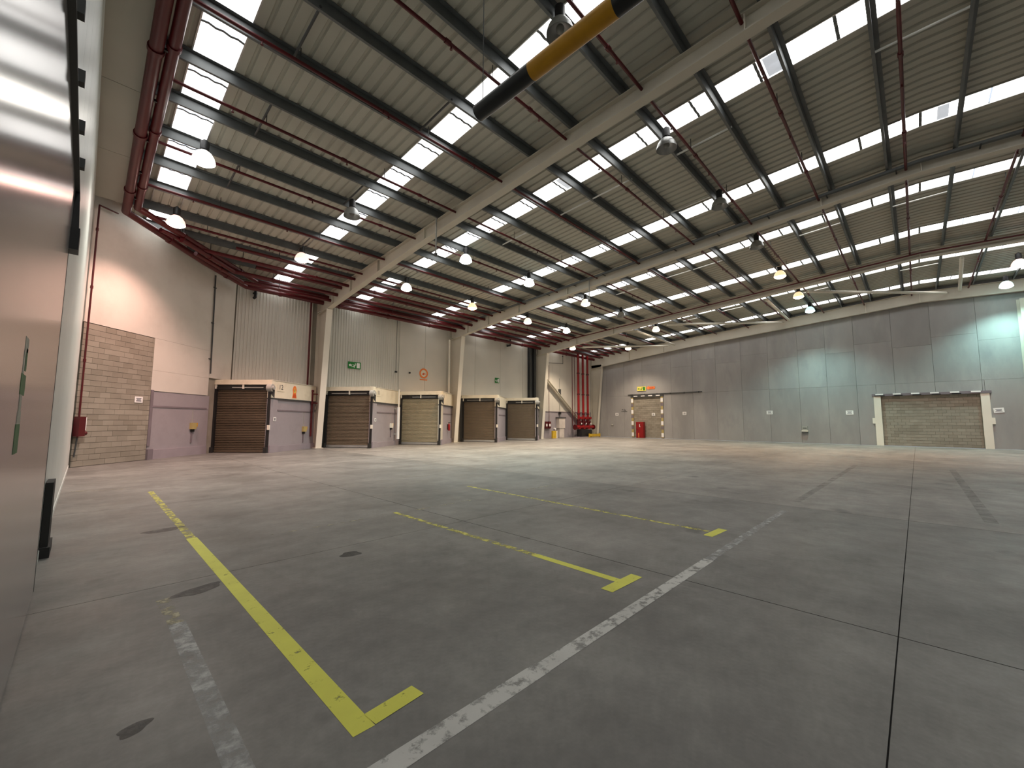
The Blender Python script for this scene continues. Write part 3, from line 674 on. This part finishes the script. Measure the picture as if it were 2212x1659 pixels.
# drop pipe in the left corner with its hose valve
r = thing('hose_riser', 'thin red pipe dropping down the corner to a red hose valve by the block wall', 'pipe', (0, 20.75, 1))
P0 = CF.p(.78, .12, 9.3); P1 = CF.p(.08, .12, 9.25); P2 = CF.p(.08, .12, 1.0)
B().tube([P0, P1, P2], .028, 8).build('tube', 'red_pipe', r)
for z in (6.2, 3.6, 8.3): B().cyl(CF.p(.08, .12, z), CF.p(.08, .12, z+.1), .042, 8).build('coupling', 'red_pipe', r)
CF.box(B(), -.02, .2, .05, .25, 1.05, 1.72).build('hose_box', 'red_pipe', r)
CF.box(B(), .2, .235, .06, .24, 1.25, 1.7).build('door_edge', 'white_sheet', r)
B().cyl(CF.p(.22, .15, 1.15), CF.p(.32, .15, 1.15), .07, 10).build('hose_wheel', 'red_pipe', r)
B().cyl(CF.p(.08, .12, 1.0), CF.p(.03, .12, .35), .022, 8).build('drain_pipe', 'dark_steel', r)
# downpipe above the first shutter and the rain outlets
r = thing('downpipe', 'thin dark pipe down the white wall to the leftmost roller shutter', 'pipe', CF.p(6.15, .06, 3.7))
B().cyl(CF.p(6.12, .05, 8.85), CF.p(6.22, .05, 3.9), .03, 8).build('tube', 'dark_steel', r)
for z in (8.2, 6.4, 4.6): CF.box(B(), 6.08, 6.24, 0, .05, z, z+.05).build('clip', 'dark_steel', r)
for x, lab in [(6.05, 'short black rain pipe elbow under the eaves above the leftmost roller shutter'), (26.2, 'short black rain pipe elbow under the eaves above the last roller shutter')]:
    r = thing('rain_outlet', lab, 'pipe', (x, 25.85, 8.3)); b = B(); b.tube([(x+.1, 25.85, 9.0), (x+.1, 25.85, 8.42), ((x-.3) if x > 9 else (x+.02), 25.85, 8.32)], .07, 10); b.build('elbow', 'black', r)
    B().box(x, x+.2, 25.9, 26.0, 8.6, 8.68).build('clip', 'dark_steel', r)
# red riser on column 1
r = thing('column_riser', 'dark red vertical pipe beside the leftmost cream column', 'pipe', (9.0, 25.7, 0))
B().tube([(9.1, 25.82, 8.9), (9.1, 25.82, 3.6), (9.3, 25.5, 3.35), (9.3, 25.5, .7)], .05, 10).build('tube', 'red_pipe', r)
for z in (3.3, 2.6): B().cyl((9.3, 25.5, z), (9.3, 25.5, z+.12), .085, 10).build('coupling', 'red_pipe', r)
for z in (3.15, 2.62): B().box(9.3, 9.6, 25.47, 25.53, z, z+.06).build('clip', 'red_pipe', r)
# white riser on column 2
r = thing('column_riser', 'cream pipe beside the second cream column', 'pipe', (19.4, 25.7, .4))
B().cyl((19.35, 25.6, 7.9), (19.35, 25.6, .5), .07, 10).build('tube', 'cream_bright', r)
for z in (3.5, 2.75): B().cyl((19.35, 25.6, z), (19.35, 25.6, z+.1), .1, 10).build('coupling', 'lilac_trim', r)
# white pole in front of return wall 2
RF2 = Fr(PODS[1][1], PODS[1][2])
r = thing('guard_pole', 'white vertical pole in front of the lilac wall beside the pale roller shutter', 'pole', RF2.p(3.3, .25, .42))
B().cyl(RF2.p(3.32, .25, .42), RF2.p(3.32, .25, 2.55), .10, 12).build('lower_tube', 'white_sheet', r)
B().cyl(RF2.p(3.32, .25, 2.55), RF2.p(3.32, .25, 3.75), .06, 12).build('upper_tube', 'cream_bright', r)
for z in (.7, 2.4): RF2.box(B(), 3.28, 3.36, -.02, .2, z, z+.08).build('bracket', 'grey_box', r)
# dark steel stanchions between the last shutter and column 3
for x, lab in [(28.9, 'dark steel stanchion above the last roller shutter, left of the pair'), (29.5, 'dark steel stanchion above the last roller shutter, right of the pair')]:
    r = thing('stanchion', lab, 'stanchion', (x, 25.8, 3.7), 'dark stanchion pair')
    B().box(x-.13, x+.13, 25.66, 25.69, 3.69, 8.75).build('front_flange', 'dark_steel', r)
    B().box(x-.012, x+.012, 25.69, 25.95, 3.69, 8.75).build('web', 'dark_steel', r)
    B().box(x-.13, x+.13, 25.95, 25.98, 3.69, 8.75).build('back_flange', 'dark_steel', r)

# ================================================================== LAMPS
def lamp_glass(name, rgb, st): return emis(name, rgb, st)
WARM, PINK, ORANGE, WHITE, COOL, TEAL = (1, .80, .60), (1, .60, .50), (1, .60, .32), (1, .94, .84), (.80, 1, .92), (.55, 1, .95)
for n_, c_ in (('warm', WARM), ('pink', PINK), ('orange', ORANGE), ('white', WHITE), ('cool', COOL), ('teal', TEAL)): lamp_glass('lamp_'+n_, c_+(1,), 30); lamp_glass('glow_'+n_, c_+(1,), 1.3)
LAMPS = [(1.98, 14.89, 9.33, 'white', 'lit white high bay lamp below the leftmost skylight strip'), (1.93, 19.73, 9.01, 'pink', 'lit pink high bay lamp in the left corner in front of the red mains'), (6.49, 19.85, 8.96, 'pink', 'lit pinkish high bay lamp above the leftmost roller shutter'),
         (12.24, 15.04, 9.23, 'cool', 'lit cool white high bay lamp just right of the nearest roof beam'), (16.76, 15.02, 9.19, 'cool', 'lit greenish white high bay lamp in front of the second roof beam'), (12.02, 19.93, 8.91, 'white', 'lit warm white high bay lamp above the second roller shutter'),
         (16.94, 20.09, 8.85, 'orange', 'lit orange high bay lamp above the pale roller shutter'), (22.11, 14.91, 9.15, 'warm', 'lit warm high bay lamp just beyond the second roof beam'), (22.16, 19.99, 8.81, 'warm', 'lit warm high bay lamp above the fourth roller shutter'),
         (26.55, 19.75, 8.79, 'white', 'lit white high bay lamp above the last roller shutter'), (32.14, 14.87, 9.06, 'warm', 'lit warm high bay lamp between the brace tubes and the dock end'), (32.06, 23.16, 8.52, 'warm', 'lit warm high bay lamp hanging above the red riser pipes'),
         (36.59, 19.81, 8.70, 'warm', 'lit warm high bay lamp above the narrow bricked up doorway'), (26.75, 5.04, 9.76, 'orange', 'lit orange high bay lamp in front of the third roof beam'), (31.83, 5.04, 9.71, 'orange', 'lit orange high bay lamp just beyond the third roof beam'),
         (36.39, 5.12, 9.67, 'teal', 'lit teal high bay lamp by the middle of the far wall'), (38.0, -4.31, 9.75, 'teal', 'lit bluish high bay lamp at the right end of the far wall'), (33.5, -4.31, 9.8, 'pink', 'lit pink high bay lamp at the right edge before the far wall'),
         (6.62, 5.03, 9.94, None, 'unlit high bay lamp partly hidden by the yellow hanging bar'), (6.54, 14.85, 9.29, None, 'unlit high bay lamp below the second skylight strip, left of the nearest roof beam'), (11.84, 4.98, 9.90, None, 'unlit high bay lamp right of the nearest roof beam, largest in that bay'),
         (16.52, 4.95, 9.86, None, 'unlit high bay lamp in front of the cable tray beam'), (21.59, 4.93, 9.81, None, 'unlit high bay lamp just beyond the cable tray beam'), (26.36, 14.76, 9.12, None, 'unlit high bay lamp far off before the third roof beam')]
parts = {}
shell = B().lathe([(.30, 0), (.295, .06), (.26, .17), (.19, .28), (.12, .33), (.12, .335)], n=24); hous = B(); hous.cyl((0, 0, .33), (0, 0, .38), .1, 12); hous.cyl((0, 0, .38), (0, 0, .64), .115, 14); hous.cyl((0, 0, .64), (0, 0, .70), .05, 10)
inner = B().lathe([(.292, .002), (.285, .06), (.25, .165), (.18, .27), (.0001, .30)], n=24)
def mesh_of(b, m):
    me = bpy.data.meshes.new('lamp_part'); me.from_pydata(b.v, [], b.f); me.polygons.foreach_set('use_smooth', b.sm); me.update(); me.materials.append(MATS[m]); return me
bulb = B().ball((0, 0, .13), .095, 12, 8)
hook = {}
ME = {'hous': mesh_of(hous, 'lamp_shell'), 'dark': mesh_of(shell, 'lamp_shell'), 'bright': mesh_of(shell, 'lamp_unlit'), 'inner': mesh_of(inner, 'aluminium'), 'off': mesh_of(bulb, 'bulb_off')}
for n_ in ('warm', 'pink', 'orange', 'white', 'cool', 'teal'):
    ME['shell_'+n_] = mesh_of(shell, 'glow_'+n_)
    ME['bulb_'+n_] = mesh_of(B().lathe([(.0001, -.10), (.12, -.092), (.21, -.06), (.27, -.015), (.288, .02), (.27, .06), (.0001, .10)], n=20), 'lamp_'+n_)
for x, y, z, c, lab in LAMPS:
    r = thing('high_bay_lamp', lab, 'lamp', (x, y, z), 'high bay lamps under the roof')
    inst(ME['hous'], 'housing', r, (x, y, z))
    q = inst(ME['bright'] if c is None else ME['shell_'+c], 'reflector', r, (x, y, z))
    inst(ME['inner'], 'reflector_lining', q, (x, y, z)); inst(ME['off'] if c is None else ME['bulb_'+c], 'bulb', q, (x, y, z))
    top = zs(x, y)-.27
    b = B(); b.cyl((x, y, z+.70), (x, y, max(top, z+.72)), .012, 6); b.build('hanger', 'dark_steel', r)
    if c:
        col = dict(warm=WARM, pink=PINK, orange=ORANGE, white=WHITE, cool=COOL, teal=TEAL)[c]
        ld = bpy.data.lights.new('lamp_light', 'SPOT'); ld.energy = LAMP_W; ld.color = col; ld.spot_size = math.radians(122); ld.spot_blend = .75; ld.shadow_soft_size = .22
        lo = bpy.data.objects.new('lamp_light', ld); COL.objects.link(lo); lo.parent = r; lo.location = (0, 0, -.16)

# ================================================================== HANGING HEIGHT BAR
r = thing('height_bar', 'black and yellow striped height limit bar hanging overhead on chains', 'bar', (2.7, 1.5, 4.75))
A, E_ = Vector((2.61, 3.03, 4.75)), Vector((2.61, -1.6, 4.75)); d = (E_-A).normalized()
segs = [(0, .73, 'black_gloss'), (.73, 1.58, 'bar_yellow'), (1.58, 2.43, 'black_gloss'), (2.43, 3.28, 'bar_yellow'), (3.28, 4.63, 'black_gloss')]
for a, b_, m in segs:
    B().cyl(A+d*a, A+d*b_, .08, 20).build('band', m, r)
for a in (.06, 2.4, 4.5):
    c = A+d*a; b = B(); b.cyl(c+Vector((0, 0, .08)), (c.x, c.y, zs(c.x, c.y)-.3), .005, 6); b.build('chain', 'dark_steel', r)

# ================================================================== SMALL THINGS ON THE WALLS
def panel_sign(label, fr, s, z, wd, hg, base, d=.05, name='sign'):
    r = thing(name, label, 'sign', fr.p(s, d, z-hg/2)); return fr.box(B(), s-wd/2, s+wd/2, d-.02, d, z-hg/2, z+hg/2).build('plate', base, r)
def exit_sign(label, fr, s, z, wd, hg, green, white, d=.05):
    r = panel_sign(label, fr, s, z, wd, hg, green, d)
    P = lambda pts: [(s+px*wd, z+py*hg) for px, py in pts]
    q = B(); fr.flat(q, P([(.18, -.38), (.42, -.38), (.42, .38), (.18, .38)]), d, .004); q.build('door_symbol', white, r)
    q = B()
    for poly in ([(-.06, .02), (.04, .10), (.10, .02), (.02, -.08)], [(.02, .05), (.14, .12), (.14, .06), (.04, -.02)], [(-.06, -.0), (-.16, .1), (-.14, .14), (-.03, .06)], [(-.02, -.06), (.06, -.14), (.0, -.36), (-.05, -.34), (-.0, -.16), (-.06, -.1)], [(-.04, -.04), (-.12, -.2), (-.24, -.2), (-.24, -.26), (-.08, -.26), (.02, -.1)]):
        fr.flat(q, P(poly), d, .004)
    c = [(.07+.045*math.cos(t), .22+.09*math.sin(t)) for t in [k*math.pi/5 for k in range(10)]]; fr.flat(q, P(c), d, .004); q.build('running_figure', white, r)
    q = B(); fr.flat(q, P([(-.44, 0), (-.32, .22), (-.32, .08), (-.2, .08), (-.2, -.08), (-.32, -.08), (-.32, -.22)]), d, .004); q.build('arrow', white, r); return r
exit_sign('green emergency exit sign on the ribbed wall above the second roller shutter', DF, 11.97, 5.19, .86, .44, 'sign_green', 'white_sheet', .09)
exit_sign('small dark green exit sign on the flat wall above the last two roller shutters', DF, 24.8, 5.15, .5, .44, 'sign_green', 'white_sheet', .05)
exit_sign('yellowish exit sign above the narrow bricked up doorway', FF, DOCK-20.08, 5.0, .95, .46, 'sign_yellow', 'sign_green', .05)
r = thing('arrow_sign', 'orange arrow shaped sign beside the yellowish exit sign', 'sign', FF.p(DOCK-19.1, .03, 4.85))
b = B(); FF.flat(b, [(6.42, 5.05), (6.72, 5.28), (6.72, 5.18), (7.35, 5.18), (7.35, 4.92), (6.72, 4.92), (6.72, 4.82)], .02, .012); b.build('plate', 'sign_orange', r)
b = B(); FF.flat(b, [(6.75, 4.99), (7.2, 4.99), (7.2, 5.1), (6.75, 5.1)], .032, .004); b.build('stripe', 'sign_orange_dark', r)
# round orange prohibition sign
r = thing('round_sign', 'round orange fire sign on the flat wall above the pale roller shutter', 'sign', DF.p(17.3, .04, 4.7))
q = B(); n = 28
for i in range(n):
    t0, t1 = 2*math.pi*i/n, 2*math.pi*(i+1)/n
    DF.flat(q, [(17.3+.26*math.cos(t0), 5.13+.26*math.sin(t0)), (17.3+.26*math.cos(t1), 5.13+.26*math.sin(t1)), (17.3+.37*math.cos(t1), 5.13+.37*math.sin(t1)), (17.3+.37*math.cos(t0), 5.13+.37*math.sin(t0))], .02, .012)
q.build('ring', 'sign_orange', r)
q = B(); DF.flat(q, [(17.3+.25*math.cos(k*.5236), 5.13+.25*math.sin(k*.5236)) for k in range(12)], .015, .008); q.build('disc', 'fascia', r)
q = B(); DF.flat(q, [(17.14, 5.06), (17.32, 5.2), (17.32, 5.13), (17.46, 5.13), (17.46, 5.06), (17.32, 5.06), (17.32, 4.99)], .024, .006); q.build('symbol', 'sign_orange_dark', r)
q = B(); DF.flat(q, [(16.98, 4.62), (17.62, 4.62), (17.62, 4.70), (16.98, 4.70)], .015, .008); q.build('caption_strip', 'sign_orange', r)
# warning sign on fascia 1
RF = Fr(PODS[0][1], PODS[0][2])
r = thing('warning_sign', 'tall orange warning sign on the cream fascia right of the leftmost roller shutter', 'sign', RF.p(1.87, .04, 2.85))
q = B(); RF.flat(q, [(1.68, 2.84), (2.06, 2.84), (2.0, 3.1), (2.04, 3.3), (1.98, 3.46), (1.87, 3.52), (1.76, 3.46), (1.70, 3.3), (1.74, 3.1)], .03, .01); q.build('plate', 'sign_orange', r)
q = B(); RF.flat(q, [(1.77, 3.14), (1.97, 3.14), (1.87, 3.4)], .04, .004); q.build('triangle', 'sign_yellow', r)
q = B(); RF.flat(q, [(1.845, 3.18), (1.895, 3.18), (1.885, 3.32), (1.855, 3.32)], .044, .003); q.build('mark', 'ink', r)
q = B(); RF.flat(q, [(1.72, 2.87), (2.02, 2.87), (1.96, 3.06), (1.78, 3.06)], .04, .004); q.build('lower_field', 'sign_orange_dark', r)
# control boxes on lilac walls
def control(label, fr, s, z, d=0.0, m='beige_box'):
    r = thing('control_box', label, 'control box', fr.p(s, d, z-.75), 'dock control boxes')
    bx = fr.box(B(), s-.14, s+.12, d, d+.14, z-.13, z+.16).build('box', m, r); fr.box(B(), s+.12, s+.2, d+.02, d+.12, z-.02, z+.16).build('side_switch', 'bar_yellow', bx)
    fr.box(B(), s-.08, s+.05, d, d+.1, z-.25, z-.13).build('plug', 'black', bx); fr.box(B(), s-.05, s+.01, d, d+.05, z-.75, z-.25).build('cable_duct', 'lilac_trim', r); fr.box(B(), s-.03, s-.01, d, d+.02, z+.16, 2.1).build('conduit', 'grey_box', r)
control('beige control box on the lilac corner wall left of the leftmost roller shutter', CF, 5.35, 1.33, -.02)
control('beige control box on the lilac wall left of the leftmost cream column', RF, 2.95, 1.12, -.04)
control('pale control box on the lilac wall by the white pole', RF2, 2.75, 1.3, -.04, 'cream_bright')
# fire extinguisher on return 3
RF3 = Fr(PODS[2][1], PODS[2][2])
r = thing('fire_extinguisher', 'red fire extinguisher hanging on the lilac wall left of the second cream column', 'extinguisher', RF3.p(2.1, .08, .95))
prof = [(.0001, 0), (.08, .0), (.085, .03), (.085, .42), (.06, .48), (.025, .51), (.025, .54)]
b = B().lathe(prof, RF3.p(2.1, .1, .93), 14); b.build('cylinder', 'red_bright', r)
b = B(); RF3.box(b, 2.06, 2.14, .04, .2, 1.47, 1.52); b.build('handle', 'black', r)
b = B(); b.tube([RF3.p(2.18, .1, 1.46), RF3.p(2.27, .1, 1.3), RF3.p(2.26, .1, 1.08)], .015, 6); b.build('hose', 'black', r)
RF3.box(B(), 2.04, 2.16, -.04, .02, 1.0, 1.4).build('wall_bracket', 'dark_steel', r)
# hydrants and cabinet in the last bay
r = thing('alarm_box', 'two small red alarm boxes on the lilac wall next to the third column', 'alarm box', (31.5, 25.9, 1.0))
for x0, x1 in ((31.15, 31.5), (31.62, 31.98)): B().box(x0, x1, 25.78, 26.0, 1.0, 1.62).build('box', 'red_pipe', r); B().box(x0+.08, x1-.08, 25.765, 25.78, 1.15, 1.4).build('label_plate', 'white_sheet', r)
B().box(31.1, 32.0, 25.85, 25.99, .92, 1.0).build('shelf', 'red_pipe', r)
B().cyl((31.9, 25.95, 1.62), (31.9, 25.95, 7.2), .02, 6).build('conduit', 'red_pipe', r)
r = thing('cabinet', 'tall pale electrical cabinet on the lilac wall left of the red valves', 'cabinet', (33.6, 25.8, .1))
B().box(33.1, 34.05, 25.62, 25.99, .95, 1.95).build('upper_case', 'cabinet', r); B().box(33.2, 33.95, 25.66, 25.99, .02, .93).build('lower_case', 'cabinet', r)
B().box(33.0, 34.2, 25.58, 25.99, 1.95, 2.05).build('canopy', 'dark_steel', r); B().box(34.05, 34.12, 25.7, 25.85, .9, 1.15).build('handle', 'black', r)
B().cyl((33.6, 25.93, 2.05), (33.6, 25.93, 6.0), .025, 6).build('conduit', 'grey_box', r); B().box(33.45, 33.75, 25.88, 25.99, 4.3, 4.9).build('junction_box', 'dark_steel', r)
B().box(33.45, 33.75, 25.86, 25.99, 2.35, 2.6).build('meter', 'black', r)
r = thing('white_valve', 'small white valve cap on the lilac wall left of the pale cabinet', 'valve', (32.75, 25.9, .8)); B().cyl((32.75, 25.99, .9), (32.75, 25.82, .9), .1, 10).build('cap', 'white_sheet', r); B().box(32.72, 32.78, 25.9, 25.98, .72, .82).build('stem', 'grey_box', r)
b = thing('guard_post', 'short yellow guard post on the floor by the third cream column', 'guard post', (31.95, 25.4, 0))
B().box(31.6, 32.15, 25.25, 25.42, 0, .72).build('plate', 'yellow_guard', b); B().box(32.15, 32.32, 25.25, 25.5, 0, .72).build('side_plate', 'cream_bright', b)
# sprinkler valve set: three big risers with valves over a black sump
r = thing('valve_set', 'three thick red riser pipes with red alarm valves standing in the far corner', 'valves', (37.2, 25.4, 0))
for k, x in enumerate((35.9, 36.75, 37.6)):
    B().cyl((x, 25.25, 1.9), (x, 25.25, 8.9), .12, 14).build('riser', 'red_bright', r)
    for z in (2.35, 4.4, 6.6): B().cyl((x, 25.25, z), (x, 25.25, z+.14), .16, 14).build('coupling', 'red_pipe', r)
    b = B(); b.cyl((x, 25.25, 1.25), (x, 25.25, 1.9), .19, 14); b.cyl((x, 25.25, 1.55), (x, 24.95, 1.55), .13, 12); b.cyl((x-.3, 25.25, 1.8), (x+.3, 25.25, 1.8), .05, 8); av = b.build('alarm_valve', 'red_pipe', r)
    b = B(); b.cyl((x, 25.0, 2.0), (x, 24.86, 2.0), .14, 12); b.cyl((x, 25.2, 2.0), (x, 24.9, 2.0), .03, 6); b.build('handwheel', 'red_bright', av)
    B().cyl((x, 25.25, .85), (x, 25.25, 1.25), .22, 14).build('flange_pipe', 'red_bright', r)
    B().box(x-.05, x+.05, 24.86, 24.9, 1.35, 1.5).build('gauge', 'white_sheet', av)
B().cyl((35.2, 25.2, 1.05), (38.5, 25.2, 1.05), .17, 14).build('header_pipe', 'red_bright', r)
for x in (35.2, 38.5): B().cyl((x-.05, 25.2, 1.05), (x+.05, 25.2, 1.05), .27, 14).build('end_flange', 'red_pipe', r)
B().box(35.9, 37.8, 24.9, 25.5, .0, .8).build('sump', 'black', r)
for k, x in enumerate((34.9, 35.3)): B().cyl((x, 25.3, 1.2), (x, 25.3, 8.6), .03, 8).build('test_pipe', 'red_pipe', r)
r = thing('guard_barrier', 'low yellow steel guard barrier on the floor in front of the red valves', 'barrier', (38.0, 24.7, 0))
B().box(36.9, 39.0, 24.62, 24.7, .06, .34).build('rail', 'yellow_guard', r); B().box(35.0, 36.85, 24.7, 25.3, 0, .06).build('kerb', 'plinth', r)
for x in (36.95, 38.9): B().box(x-.04, x+.04, 24.6, 24.72, 0, .38).build('post', 'yellow_guard', r)
# wall access hatch line work on bay 4
r = thing('conduit_drop', 'thin dark conduit bent across the white wall left of the riser pipes', 'conduit', (32, 25.95, 7.5)); B().tube([(30.4, 25.95, 7.35), (34.2, 25.95, 7.6), (34.2, 25.95, 8.7)], .02, 6).build('tube', 'dark_steel', r); B().box(34.15, 34.25, 25.93, 26, 8.3, 8.4).build('clip', 'dark_steel', r)
r = thing('conduit_drop', 'thin dark conduit hanging down the flat wall above the pale roller shutter', 'conduit', (15.0, 25.95, 5)); B().cyl((15.0, 25.96, 8.7), (15.0, 25.96, 5.1), .015, 6).build('tube', 'dark_steel', r); B().box(14.93, 15.07, 25.9, 26.0, 4.98, 5.1).build('sensor', 'black', r)
r = thing('detector', 'small dark detector on the flat wall left of the round orange sign', 'detector', (16.1, 25.95, 5.05)); B().box(16.05, 16.15, 25.9, 26, 5.02, 5.12).build('case', 'dark_steel', r); B().cyl((16.1, 25.9, 5.07), (16.1, 25.88, 5.07), .03, 8).build('lens', 'black', r)
# red fire cabinet before the narrow doorway
r = thing('fire_cabinet', 'tall red fire cabinet standing before the narrow bricked up doorway', 'fire cabinet', FF.p(5.85, .3, 0))
FF.box(B(), 5.42, 6.22, .05, .42, 0, 1.62).build('case', 'red_bright', r); dr = FF.box(B(), 5.46, 6.18, .42, .435, .05, 1.57).build('door', 'red_bright', r)
FF.box(B(), 5.78, 5.84, .435, .44, 1.12, 1.4).build('flame_mark', 'white_sheet', dr); FF.box(B(), 5.78, 5.9, .435, .44, 1.1, 1.16).build('flame_mark', 'white_sheet', dr); FF.box(B(), 5.66, 5.74, .435, .442, .06, .5).build('hose_mark', 'sign_orange', dr); FF.box(B(), 5.5, 5.53, .435, .46, .75, .95).build('handle', 'black', dr)
# grey heater on the far wall
r = thing('wall_heater', 'small grey wall unit low on the far wall between two paper notices', 'wall unit', FF.p(19.6, .05, .8))
FF.box(B(), 19.45, 19.8, 0, .14, 1.02, 1.32).build('case', 'grey_box', r); FF.box(B(), 19.5, 19.75, .14, .15, 1.15, 1.2).build('slot', 'black', r); FF.box(B(), 19.42, 19.83, 0, .2, .9, 1.0).build('tray', 'cream_bright', r); FF.box(B(), 19.42, 19.83, 0, .21, .82, .9).build('painted_shadow', 'dark_steel', r)  # solid dark strip below the tray stands in for its shadow
r = thing('socket_box', 'tiny grey socket on the far wall left of the narrow bricked up doorway', 'socket', FF.p(2.45, .02, 1.3)); FF.box(B(), 2.35, 2.6, 0, .06, 1.24, 1.36).build('case', 'grey_box', r); FF.box(B(), 2.42, 2.52, .06, .07, 1.27, 1.33).build('cover', 'cream_bright', r)

# ================================================================== FLOOR MARKINGS (thin paint)
def line(name, label, rects, m, group=None):
    r = thing(name, label, 'floor marking', (rects[0][0], rects[0][1], 0), group)
    for k, q in enumerate(rects):
        x0, y0, x1, y1, wd = q[:5]; d = Vector((x1-x0, y1-y0, 0)).normalized(); n = Vector((-d.y, d.x, 0))*wd/2; z = .0012+.0005*k
        a, c = Vector((x0, y0, z)), Vector((x1, y1, z)); b = B(); b.add([a-n, c-n, c+n, a+n], [(0, 1, 2, 3)]); b.build('stripe', q[5] if len(q) > 5 else m, r)
    return r
line('bay_line', 'yellow painted bay line ending in an L, nearest the camera', [(1.12, 2.15, 1.13, 7.2, .12), (1.13, 7.2, 1.15, 12.5, .10, 'yellow_faded'), (1.18, 2.21, 1.50, 2.24, .115)], 'yellow_paint', 'yellow bay lines')
line('bay_line', 'yellow painted bay line ending in a T, middle one of three', [(3.88, 2.27, 3.9, 3.4, .10), (3.9, 3.4, 3.92, 6.7, .09, 'yellow_faded'), (3.58, 2.22, 4.14, 2.2, .13)], 'yellow_paint', 'yellow bay lines')
line('bay_line', 'yellow painted bay line ending in a T, farthest and faintest', [(6.52, 2.3, 6.75, 8.1, .09, 'yellow_faded'), (6.25, 2.22, 6.8, 2.19, .13)], 'yellow_paint', 'yellow bay lines')
line('aisle_line', 'long white painted aisle line running away to the right', [(.2, 1.86, 2.2, 1.855, .13), (2.2, 1.85, 5.2, 1.845, .115), (5.2, 1.845, 9.0, 1.836, .10, 'white_faded')], 'white_paint')
line('aisle_line', 'short worn white line near the bottom left of the floor', [(.60, 1.2, .62, 4.3, .11, 'white_faded'), (.615, 4.3, .60, 4.95, .1, 'old_line')], 'white_faded')
line('cross_line', 'faint thin old cross line between the yellow bay lines', [(-.1, 13.72, .75, 13.35, .07), (1.9, 6.62, 3.3, 6.6, .035), (4.3, 6.6, 5.6, 6.62, .06), (7.4, 6.7, 8.9, 6.75, .06)], 'old_line')
line('tyre_track', 'dark tyre track continuing the white aisle line into the distance', [(10.2, 1.86, 20.5, 1.77, .14)], 'tyre_mark')
line('tyre_track', 'dark tyre track at the right toward the wide bricked up doorway', [(10.3, -.76, 21.0, -.76, .16)], 'tyre_mark')
for x, y, a, c, ang, lab in [(.86, 4.98, .21, .10, .3, 'dark oval oil stain between the yellow L line and the short white line'), (.92, 8.0, .25, .12, .2, 'dark oil stain beside the yellow L line, farther off'), (.29, 3.02, .075, .05, .5, 'small dark stain near the bottom left corner of the floor'), (2.35, 5.0, .12, .1, 0, 'small round stain between the first two yellow lines')]:
    b = B(); n = 22; pts = []
    for k in range(n):
        t = 2*math.pi*k/n; rr = 1+.12*math.sin(3*t+x*7)+.07*math.sin(5*t+y)
        px, py = a*rr*math.cos(t), c*rr*math.sin(t); pts.append((x+px*math.cos(ang)-py*math.sin(ang), y+px*math.sin(ang)+py*math.cos(ang), .0009))
    b.add(pts, [tuple(range(n))]); tag(b.build('oil_stain', 'stain'), lab, 'stain', 'oil stains')
